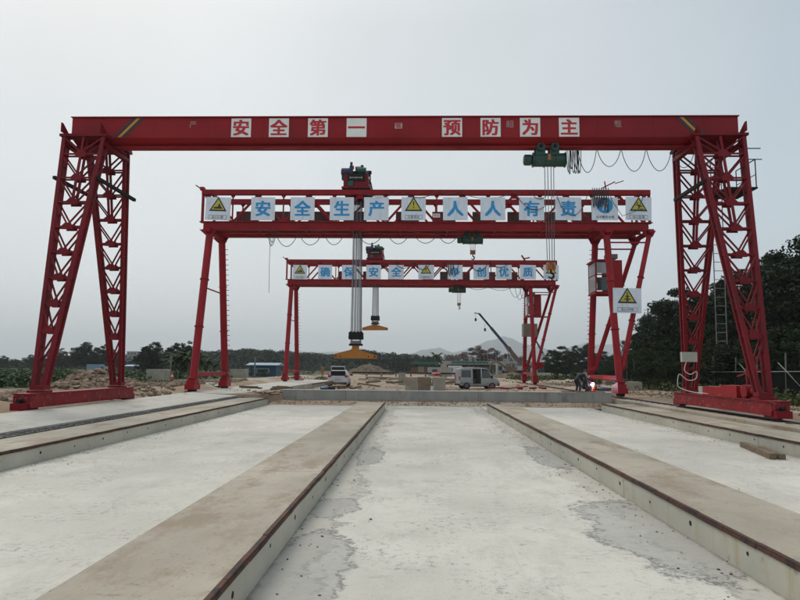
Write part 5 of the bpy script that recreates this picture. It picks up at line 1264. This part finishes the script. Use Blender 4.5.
for i, (px, w, h) in enumerate(((452, 3.6, 1.8), (486, 3.4, 2.1), (497, 3, 1.8), (508, 2.8, 2.0), (518, 2.6, 1.6))):
    cage(px, 361 if i < 4 else 362, 158+i, w, h, ('reinforcement cage standing on the platform left of the dry trees', 'reinforcement cage right of the dry trees', 'reinforcement cage above the van bonnet', 'reinforcement cage left of the mobile crane boom foot', 'reinforcement cage behind the mobile crane body')[i], i)
def container(px0, px1, pyt, Y, mat, label):
    a, b = at(px0, pyt, Y), at(px1, pyt, Y); h = a.z-.1; cx = (a.x+b.x)/2
    t = thing('site_container', label, 'container', (cx, Y, .1)); MB().box((cx, Y+1.2, .1+h/2), (b.x-a.x, 2.4, h)).build('body', mat, t)
    rb = MB(); n = int((b.x-a.x)/.4)
    for k in range(n): rb.box((lerp(a.x, b.x, (k+.5)/n), Y-.02, .1+h/2), (.16, .05, h*.9))
    rb.build('corrugation', mat, t); MB().box((cx+.6, Y-.05, .1+h*.45), (.8, .06, h*.7)).build('door', m_glass, t)
    for k in (-1,): MB().box((cx-1, Y-.05, .1+h*.6), (.9, .06, h*.35)).build('window', m_glass, t)
container(428, 452, 367.2, 118, m_pale, 'long pale site container left of the van')
container(449, 462, 365.6, 128, m_cablewh, 'white site cabin just behind the van roof')
container(497, 512, 363.6, 150, m_pale, 'pale site container behind the orange excavator')
container(510, 524, 363.2, 152, m_galv, 'grey site container below the mobile crane boom')
block((441, 364), (447, 370), 112, 1, 'tall pale concrete block in front of the far scaffold', m_block)
q = at(436, 370, 112); o = MB().ico((q.x, 112, .6), 1.0, (1.1, .5, .35), .2).build('red_tarpaulin', m_lampred, None, True); centre(o); tag(o, 'bright red tarpaulin heap in front of the far scaffold', 'tarpaulin')
# long dark conveyor / pipe line across the middle distance
a, b = at(352, 373.2, 112), at(470, 374.2, 112)
t = thing('pipe_line', 'long dark pipe on low supports crossing the sand in the distance', 'pipe', ((a.x+b.x)/2, 112, .1))
MB().tube([(a.x, 112, .72), (b.x, 112, .66)], .16, 10).build('pipe', m_dark, t, True)
for k in range(9): MB().box((lerp(a.x, b.x, k/8), 112, .35), (.3, .5, .6)).build('support', m_blockbr, t)
a, b = at(366, 377, 75), at(400, 377.5, 75)
o = MB().box(((a.x+b.x)/2, 75, .38), (b.x-a.x, .5, .34)).build('concrete_kerb', m_blockbr); centre(o); tag(o, 'low brown kerb lying on the sand behind the silver car', 'kerb')
# mobile cranes
m_boom = surf('boom_brown', (.13, .065, .045), (.09, .05, .035), 2, .6)
m_digger = surf('digger_brown', (.19, .11, .05), (.14, .08, .04), 2, .6)
def mobile_crane(foot, tip, Y, label, r=.30, drop=(1.6, 2.8), carrier=True):
    a, b = at(foot[0], foot[1], Y), at(tip[0], tip[1], Y)
    t = thing('mobile_crane', label, 'mobile crane', (a.x, Y, .1)); m1, m2, m3 = a.lerp(b, .33), a.lerp(b, .40), a.lerp(b, .72)
    MB().bar(a, m1, r*2.0, r*2.4, (0, 0, 1)).build('boom_base', m_boom if carrier else m_grey, t)
    MB().bar(a.lerp(b, .25), m3, r*1.5, r*1.8).build('boom_section', m_navy, t); MB().bar(m3-(b-a)*.05, b, r*1.0, r*1.3).build('boom_tip', m_black, t)
    MB().bar(b, b+Vector((-1.1*r*3, 0, .1)), .22, .2).build('boom_head', m_black, t)
    MB().bar(a+Vector((-1.3, -.4, -.3)), a.lerp(b, .42)+Vector((0, -.4, -.6)), .2).build('lift_ram', m_grey, t)
    for k, f in enumerate(drop):
        p = b.lerp(a, .0 if k == 0 else .2)+Vector((-.8*r*3 if k == 0 else -.6, 0, 0))
        MB().tube([p, p-Vector((0, 0, f))], .03, 5).build('hoist_line', m_rope, t)
        MB().box(p-Vector((0, 0, f+.3)), (.45, .3, .7)).build('hook_block', m_dark, t)
    if carrier:
        MB().box((a.x-1.0, Y, .9), (7.2, 2.4, .6)).build('carrier', m_dark, t)
        MB().box((a.x-.2, Y, 1.7), (2.6, 2.2, 1.1)).build('turntable', m_grey, t); MB().box((a.x-3.8, Y, 1.6), (1.6, 2.3, 1.5)).build('cab', m_grey, t)
        MB().box((a.x-3.9, Y-1.17, 1.9), (1.0, .05, .6)).build('cab_window', m_glass, t)
        for dx in (-4, -2.6, 0, 1.3): MB().tube([(a.x+dx, Y-1.3, .55), (a.x+dx, Y-.9, .55)], .5, 16).build('wheel', m_tyre, t, True)
    return t
mobile_crane((521.5, 364), (479, 313.5), 150, 'mobile crane with a long dark telescopic boom rising to the left', .34, (1.2, 1.2))
mobile_crane((519, 362), (510, 347), 190, 'smaller mobile crane with a short thin boom behind the larger one', .18, (2.,), False)
mobile_crane((547, 361), (534.5, 338), 140, 'mobile crane boom seen between the legs of the farthest crane', .22, (2.5,), False)
# excavator
q = at(507, 371, 135); t = thing('excavator', 'orange brown excavator with a bent arm in front of the bridge works', 'excavator', (q.x, 135, .1))
MB().box((q.x+.8, 135, 1.5), (2.4, 2.0, 1.0)).build('house', m_digger, t); MB().box((q.x+.2, 134.4, 2.0), (1.0, .9, 1.2)).build('cab', m_digger, t)
for dy in (-.9, .9): MB().box((q.x+.7, 135+dy, .5), (3.0, .5, .75)).build('crawler_track', m_dark, t)
MB().bar((q.x-.2, 135, 1.8), (q.x-2.2, 135, 3.2), .4).bar((q.x-2.2, 135, 3.2), (q.x-3.3, 135, 2.7), .36).build('boom', m_digger, t)
MB().bar((q.x-3.3, 135, 2.75), (q.x-3.9, 135, 1.0), .3).build('arm', m_digger, t)
MB().prism([(-.4, 0), (.4, .1), (.35, -.7), (-.2, -.75)], (q.x-3.9, 134.6, 1.0), AX, AY, (0, 1, 0), .8).build('bucket', m_dark, t)

# ------------------------------------------------------------ fence on the right
fn = thing('fence', 'dark net fence with pale leaning posts under the trees on the right', 'fence', (17.6, 36, .5))
def fxy(t): return Vector((lerp(16.9, 18.6, t), lerp(22, 58, t), 0))
for k in range(15):
    p = fxy(k/14); z = ground_h(p.x, p.y); lean = (R.uniform(-.12, .12), R.uniform(-.2, .2)); hh = R.uniform(1.7, 2.1)
    MB().tube([(p.x, p.y, z-.1), (p.x+lean[0], p.y+lean[1], z+hh)], .032, 8).build('fence_post', m_galv, fn, True)
pa, pb2 = fxy(0), fxy(.45)
MB().tube([(pa.x-.1, pa.y, 1.75), (pb2.x-.1, pb2.y, 1.6)], .028, 6).build('top_pipe', m_galv, fn)
for t_ in (.05, .16, .27): a_ = fxy(t_); b2 = fxy(t_+.07); MB().tube([(a_.x, a_.y, .6), (b2.x, b2.y, 2.1)], .026, 6).build('brace_pipe', m_galv, fn)
net = MB(); n = 120
for k in range(n+1):
    p = fxy(k/n); z = ground_h(p.x, p.y); net.v += [(p.x+.03*sin(k*1.3), p.y, z-.05), (p.x+.03*sin(k*1.3+1), p.y, z+1.12+.08*noise.noise(Vector((k*.35, 0, 0))))]
for k in range(n): net.f.append((2*k, 2*k+2, 2*k+3, 2*k+1))
net.build('fence_net', m_fencenet, fn)
# ------------------------------------------------------------ vegetation
def leaf_cards(P, size, rng, flat=.0, aspect=.55):
    "P: (n,3) centres -> vertices, faces for bent leaf quads"
    n = len(P); u = rng.normal(size=(n, 3)); u /= np.linalg.norm(u, axis=1)[:, None]
    if flat: u[:, 2] *= (1-flat); u /= np.linalg.norm(u, axis=1)[:, None]
    w = rng.normal(size=(n, 3)); v = np.cross(u, w); v /= np.linalg.norm(v, axis=1)[:, None]
    s = size*rng.uniform(.6, 1.35, n)[:, None]; a, b = u*s*.5, v*s*.5*aspect
    V = np.stack([P-a, P+b, P+a, P-b], 1).reshape(-1, 3); return V
def mesh_quads(name, V, mat):
    me = bpy.data.meshes.new(name); n = len(V)//4
    me.vertices.add(len(V)); me.vertices.foreach_set('co', V.astype(np.float32).ravel())
    me.loops.add(4*n); me.loops.foreach_set('vertex_index', np.arange(4*n, dtype=np.int32))
    me.polygons.add(n); me.polygons.foreach_set('loop_start', np.arange(0, 4*n, 4, dtype=np.int32))
    me.materials.append(mat); me.update(calc_edges=True); return me
def tree_meshes(seed, h, rad, n_clump, per, leaf, trunk_r=.16, base=.25, mat=None, lean=.1):
    rng = np.random.default_rng(seed); rr = random.Random(seed)
    tm = MB(); top = Vector((rr.uniform(-lean, lean)*h, rr.uniform(-lean, lean)*h, h*.8)); pts = []
    for k in range(7):
        t = k/6; pts.append(Vector((0, 0, -.15)).lerp(top, t)+Vector((noise.noise(Vector((t*3, seed, 0))), noise.noise(Vector((t*3, seed, 9))), 0))*.04*h*t)
    tm.tube(pts, [trunk_r*(1-.8*k/6) for k in range(7)], 8)
    cl = []
    nl = 11
    for k in range(nl):
        t = base+(.95-base)*(k+.5)/nl; p0 = pts[0].lerp(top, t); a = k*2.4+rr.uniform(-.5, .5)
        rr_ = rad*(1-.55*abs(t-.45))*rr.uniform(.65, 1.15); up = rr.uniform(.15, .7)*rr_
        p1 = p0+Vector((cos(a)*rr_*.55, sin(a)*rr_*.55, up*.35)); p2 = p0+Vector((cos(a)*rr_, sin(a)*rr_, up))
        tm.tube([p0, p1, p2], [trunk_r*.38, trunk_r*.22, trunk_r*.06], 5)
        for q in range(3):
            b0 = p0.lerp(p2, rr.uniform(.45, .95)); b1 = b0+Vector((rr.gauss(0, .3), rr.gauss(0, .3), rr.uniform(.1, .6)))*rad*.4
            tm.tube([b0, b1], [trunk_r*.14, trunk_r*.04], 4); cl.append((b1, rad*rr.uniform(.16, .30)))
        cl.append((p2, rad*rr.uniform(.18, .32))); cl.append((p1, rad*rr.uniform(.14, .26)))
    while len(cl) < n_clump:
        a, z = rr.uniform(0, 2*pi), rr.random(); zz = h*(base+.04+(1.0-base)*z); prof = (sin(pi*min(1, .18+.80*z)))**.7
        r = rad*prof*(rr.random()**.45)*rr.uniform(.8, 1.12); cl.append((Vector((cos(a)*r+top.x*z, sin(a)*r+top.y*z, zz)), rad*rr.uniform(.13, .27)))
    P = []
    for c, r in cl[:n_clump]:
        g_ = rng.normal(size=(per, 3)); g_ /= np.linalg.norm(g_, axis=1)[:, None]; g_ *= (rng.random(per)**.40)[:, None]*r
        g_[:, 2] *= .62; P.append(g_+np.array(c))
    P = np.concatenate(P); V = leaf_cards(P, leaf, rng, .35)
    tmesh = bpy.data.meshes.new('trunk'); tmesh.from_pydata([tuple(v) for v in tm.v], [], tm.f); tmesh.materials.append(m_bark); tmesh.shade_smooth(); tmesh.update()
    return tmesh, mesh_quads('crown', V, mat or m_leafdark)
def plant_tree(meshes, loc, rz, s, label, group, name='tree', cat='tree', sz=None):
    t = thing(name, label, cat, loc, group); t.rotation_euler = (0, 0, rz); t.scale = (s, s, sz or s)
    for me in meshes:
        o = bpy.data.objects.new(me.name.split('.')[0], me); C.objects.link(o); o.parent = t
    return t
big = [tree_meshes(11, 10, 3.3, 120, 150, .24, .20, .22), tree_meshes(12, 10, 2.8, 105, 150, .22, .17, .30), tree_meshes(13, 10, 3.8, 135, 140, .26, .22, .15),
       tree_meshes(14, 10, 3.0, 110, 150, .23, .18, .10, m_leafmid)]
GT = 'dark trees massed behind the fence on the right'
ORD2 = ['first', 'second', 'third', 'fourth', 'fifth', 'sixth', 'seventh', 'eighth', 'ninth', 'tenth', 'eleventh', 'twelfth', 'thirteenth', 'fourteenth', 'fifteenth', 'sixteenth', 'seventeenth', 'eighteenth', 'nineteenth', 'twentieth']
rr = random.Random(21)
RT = [ # px, py top, Y
 (636, 331, 66, 0), (648, 318, 60, 2), (661, 306, 57, 0), (672, 296, 53, 1), (684, 290, 50, 2), (698, 291, 55, 0), (711, 300, 50, 1), (722, 287, 47, 0),
 (736, 274, 45, 1), (748, 268, 47, 2), (760, 262, 44, 1), (773, 256, 41, 0), (785, 251, 42, 1), (797, 252, 38, 0), (812, 248, 37, 2), (830, 250, 36, 0),
 (628, 350, 64, 3), (640, 342, 60, 3), (650, 350, 48, 3), (616, 356, 70, 3), (655, 340, 45, 3), (676, 345, 42, 3), (700, 338, 41, 3), (722, 340, 38, 3), (745, 338, 36, 2), (768, 332, 34, 3), (792, 330, 33, 3), (664, 356, 50, 3), (690, 318, 47, 2), (727, 312, 44, 0), (756, 305, 40, 2), (784, 298, 38, 1), (664, 326, 52, 2), (712, 328, 46, 0), (740, 322, 50, 2), (800, 300, 44, 0)]
for i, (px, py, Y, k) in enumerate(RT):
    p = at(px, py, Y); z0 = ground_h(p.x, Y)-.1; h = (p.z-z0)*rr.uniform(.90, 1.07); s = h/10.4
    where = ('at the left end of the dark mass' if px < 665 else 'behind the inner lattice leg' if px < 712 else 'between the two lattice legs' if px < 742 else 'behind the outer lattice leg' if px < 770 else 'at the right edge of the view')
    kind = ('low mid green bushy tree' if k == 3 else ('tall dark open tree' if k == 1 else 'broad dark tree' if k == 2 else 'tall dark rounded tree'))
    row = 'front row' if Y < 46 else 'back row'; same = sorted(q_[0] for q_ in RT if (q_[2] < 46) == (Y < 46)); where = ORD2[same.index(px)]+' from the left in the '+row+' behind the fence'
    plant_tree(big[k], (p.x, Y, z0), rr.uniform(0, 6.28), max(s, .55)*rr.uniform(.85, 1.05) if k != 3 else max(s*1.0, .5), f'{kind}, {where}', GT, sz=s)
# dark trees beyond the middle crane, right of centre
for px, py, Y, k, w, lab in ((563, 347, 96, 2, 1.1, 'dark rounded tree left of the welders, taller of the pair'), (551, 351, 100, 0, 1.0, 'dark tree beside the rounded one behind the farthest crane'), (574, 346, 104, 1, 1.0, 'dark tree with two tops behind the welders'), (588, 345, 100, 0, 1.1, 'dark tree behind the inner leg of the middle crane'), (602, 352, 95, 2, 1.1, 'dark tree seen between the legs of the middle crane'), (618, 352, 90, 2, 1.1, 'dark tree right of the middle crane leg'), (578, 366, 82, 3, 1.7, 'low round green bush behind the welders'), (556, 371, 78, 3, 1.2, 'low green bush at the edge of the sand'), (608, 362, 74, 3, 1.4, 'low green bush behind the middle crane foot'), (630, 366, 68, 3, 1.5, 'low green bush above the long concrete block')):
    p = at(px, py, Y); z0 = ground_h(p.x, Y)-.15; h = p.z-z0; s = h/10.4
    plant_tree(big[k], (p.x, Y, z0), rr.uniform(0, 6.28), s*w*1.15, lab, 'trees beyond the middle crane', 'tree' if k != 3 else 'bush', 'tree' if k != 3 else 'bush', s)
# left: separate trees at medium distance
med = [tree_meshes(31, 10, 4.2, 90, 90, .42, .22, .15, m_leaffar), tree_meshes(32, 10, 3.4, 80, 90, .40, .2, .2, m_leaffar)]
GL = 'trees beyond the field on the left'
LT = [(4, 356, 190), (16, 359, 185), (30, 355, 200), (44, 357, 190), (56, 351, 170), (63, 348, 165), (72, 352, 175), (82, 344, 150), (90, 343, 150), (99, 346, 150), (108, 345, 160), (116, 352, 165), (60, 358, 150), (150, 346, 95), (158, 343, 90), (143, 352, 100), (176, 344, 84), (185, 341, 80), (-10, 358, 180)]
LS = sorted(q_[0] for q_ in LT)
for i, (px, py, Y) in enumerate(LT):
    p = at(px, py, Y); z0 = 0; h = p.z-z0; s = h/10.3
    where = ('at the far left edge' if px < 25 else 'seen left of the near lattice leg' if px < 50 else 'right behind the near lattice leg' if px < 76 else 'between the two left lattice legs' if px < 112 else 'left of the pale building' if px < 130 else 'behind the large concrete block' if px < 165 else 'left of the middle crane leg')
    plant_tree(med[i % 2], (p.x, Y, z0), rr.uniform(0, 6.28), s*(1.1 if Y > 100 else 1.0), ('dark rounded tree, ' if i % 2 else 'broad dark tree, ')+ORD2[LS.index(px)]+' from the left of those beyond the field', GL, sz=s)
# banana-like palms on the left and one far in the middle
def palm_meshes(seed, h, n=16, L=2.2, w=.22):
    rr = random.Random(seed); t = MB().tube([(0, 0, -.1), (.1, 0, h*.4), (.05, .1, h*.75)], [.14, .11, .08], 8); c = MB()
    for k in range(n):
        a = k*2.4; up = rr.uniform(.2, 1.1); base = Vector((.05, .1, h*.72)); pts = []
        for j in range(7):
            q = j/6; pts.append(base+Vector((cos(a)*L*q*.85, sin(a)*L*q*.85, L*(up*q-.95*q*q*(1.1-up*.3)))))
        sd = Vector((-sin(a), cos(a), 0))
        for j in range(6):
            w0, w1 = w*sin(pi*min(.97, j/6+.08)), w*sin(pi*min(.97, (j+1)/6+.08)) if j < 5 else .01
            for sg in (-1, 1):
                m = 3
                c.add([pts[j], pts[j+1], pts[j+1]+sd*sg*w1-Vector((0, 0, w1*.6)), pts[j].lerp(pts[j+1], .25)+sd*sg*w0-Vector((0, 0, w0*.6))], [(0, 1, 2, 3)])
    out_ = []
    for nm, m_, mt in (('trunk', t, m_bark), ('frond', c, m_leafmid)):
        me = bpy.data.meshes.new(nm); me.from_pydata([tuple(v) for v in m_.v], [], m_.f); me.materials.append(mt); me.update(); out_.append(me)
    return out_
pal = [palm_meshes(1, 3.6, 22, 2.4, .30), palm_meshes(2, 3.6, 20, 2.0, .26)]
for i, (px, py, Y, s, lab) in enumerate(((180, 352, 62, .85, 'leafy banana palm left of the middle crane leg'), (189, 349, 60, .95, 'tallest banana palm beside the middle crane leg'), (198, 352, 61, .85, 'banana palm behind the middle crane near leg'), (207, 357, 63, .8, 'banana palm between the two left legs of the middle crane'), (172, 358, 64, .7, 'low banana palm behind the traffic cones'), (214, 362, 66, .7, 'lowest banana palm next to the far left leg'), (437, 352, 150, .9, 'feathery palm standing above the far wood near mid-span'), (430, 355, 150, .8, 'lower feathery palm beside the taller one near mid-span'))):
    p = at(px, py, Y); z0 = ground_h(p.x, Y)-.1; sz = max(.4, (p.z-z0)/3.5)
    plant_tree(pal[i % 2], (p.x, Y, z0), i*1.1, s if Y < 100 else s, lab, 'palms on the site edge', 'palm_tree', 'palm', sz)
def plain_leaves(name, label, cat, mat, P, size, seed, flat=.2):
    rng = np.random.default_rng(seed); o = bpy.data.objects.new(name, mesh_quads(name, leaf_cards(P, size, rng, flat), mat)); C.objects.link(o); return tag(o, label, cat, kind='stuff')
# continuous wood on the low hill
rng = np.random.default_rng(5)
wood_prof = [(-60, 357), (0, 357), (30, 358), (60, 356), (110, 355), (150, 350), (180, 348), (205, 349), (215, 348.5), (235, 347.5), (250, 346.5), (262, 348), (280, 349), (300, 350), (315, 351), (330, 352.5), (345, 351.5), (360, 348), (372, 349), (385, 352), (400, 352), (415, 353), (430, 355), (445, 357.5), (470, 361), (520, 364), (560, 362), (600, 361), (640, 358), (700, 356), (840, 356)]
P = []
for k in range(1500):
    px = rng.uniform(-60, 840); Y = rng.uniform(215, 330); top = np.interp(px, [a for a, b in wood_prof], [b for a, b in wood_prof])
    d = (Y-215)/115
    q = at(px, top+(1-d)*rng.uniform(2, 11)+d*rng.uniform(0, 1.8)+rng.uniform(0, 1.4), Y); r = rng.uniform(1.8, 3.6); zt = max(2.5, q.z)
    n = 70; g_ = rng.normal(size=(n, 3)); g_ /= np.linalg.norm(g_, axis=1)[:, None]; g_ *= (rng.random(n)**.3)[:, None]*r; g_[:, 2] = np.abs(g_[:, 2])*.9
    P.append(g_+np.array((q.x, Y, zt-r*.8)))
    n = 44; g_ = rng.uniform(-1, 1, (n, 3))*np.array((r, r, .5*zt)); P.append(g_+np.array((q.x, Y, zt*.45)))
plain_leaves('far_wood', 'continuous dark wood covering the low hill behind the site', 'wood', m_leaffar, np.concatenate(P), .95, 6)
wb = MB(); xs_ = np.linspace(-230, 260, 60)
for j, (Y, k) in enumerate(((235, 0), (262, .62), (300, .8), (350, .9), (420, 0))):
    for x in xs_:
        px = 417+x/Y*F_PX; top = np.interp(px, [a for a, b in wood_prof], [b for a, b in wood_prof]); wb.v.append((x, Y, -.3+k*max(0, at(px, top+2.5, Y).z)))
for j in range(4):
    for i in range(59): a = j*60+i; wb.f.append((a, a+1, a+61, a+60))
tag(wb.build('low_hill', m_hill, smooth=True), kind='structure')
# crops in the field, weeds and grass
n = 15000; y = 33.5+115*rng.random(n)**1.7; x = -21-rng.random(n)*(y*.8+6); wob = 1.3*np.sin(x*2.2+y*.3); P = np.stack([x, y+wob*.1, .25+.75*rng.random(n)*(.6+.4*np.sin(y*1.9))], 1)
P = np.repeat(P, 3, 0)+rng.normal(0, .16, (3*n, 3)); P[:, 2] = np.abs(P[:, 2])
plain_leaves('crop', 'dense green vegetable crop in the field beyond the rubble on the left', 'crops', m_leafcrop, P, .30, 7, .3)
n = 9000; y = 17+50*rng.random(n)**1.3; x = 15.2+np.abs(rng.normal(0, 2.0, n)); keep = (np.sin(x*1.7+y*.8)+np.sin(y*1.3)) > -.7; x, y = x[keep], y[keep]
P = np.stack([x, y, .42+.5*rng.random(len(x))**2], 1)
plain_leaves('weed', 'rough weeds and grass growing along the fence on the right', 'weeds', m_grass, P, .26, 8, 0)
n = 7000; y = 12+14*rng.random(n); x = 13.2+rng.random(n)*9; P = np.stack([x, y, .40+.42*rng.random(n)**1.6], 1)
plain_leaves('weed', 'weeds on the bank beside the right end beam of the nearest crane', 'weeds', m_grass, P, .22, 9, 0)
n = 1600; cx = rng.choice(8, n); cc = np.array([(-9.2, 62), (13.8, 52), (14.5, 40), (-12.5, 62), (12.4, 66), (-16.5, 33), (-17, 41), (14.8, 33)])[cx]
P = np.stack([cc[:, 0]+rng.normal(0, .7, n), cc[:, 1]+rng.normal(0, 1, n), .35+.35*rng.random(n)], 1)
plain_leaves('weed', 'scattered green tufts on the bare earth of the site', 'weeds', m_grass, P, .18, 10, 0)
n = 5200; y = 66+26*rng.random(n); x = 13+rng.random(n)*16; P = np.stack([x, y, .25+.5*rng.random(n)**2], 1)
plain_leaves('weed', 'weeds in front of the far trees right of the farthest crane', 'weeds', m_grass, P, .35, 11, 0)
# leafless looking dry trees behind the van
dry = tree_meshes(55, 10, 4.0, 70, 80, .50, .30, .2, m_leafdry)
for px, py, lab in ((476, 348, 'pale dry tree behind the van, left one'), (488, 350, 'pale dry tree behind the van, middle one'), (464, 354, 'low pale dry tree above the van roof')):
    p = at(px, py, 175); plant_tree(dry, (p.x, 175, .1), px, (p.z)/10.0*1.25, lab, 'dry trees behind the van', sz=p.z/10.0)

# ------------------------------------------------------------ air
hzm = bpy.data.materials.new('haze'); hzm.use_nodes = True; hn = hzm.node_tree.nodes; hl = hzm.node_tree.links; hn.clear()
ho = hn.new('ShaderNodeOutputMaterial'); pv = hn.new('ShaderNodeVolumePrincipled'); pv.inputs['Density'].default_value = .00028
pv.inputs['Color'].default_value = (.93, .975, 1, 1); pv.inputs['Anisotropy'].default_value = .2
hl.new(pv.outputs[0], ho.inputs['Volume'])
hb = MB().box((0, 3400, 159), (16000, 7400, 321)).build('haze', hzm); tag(hb, 'thin pale haze in the air over the whole site', 'haze', kind='stuff')
bpy.data.objects.remove(_fo)
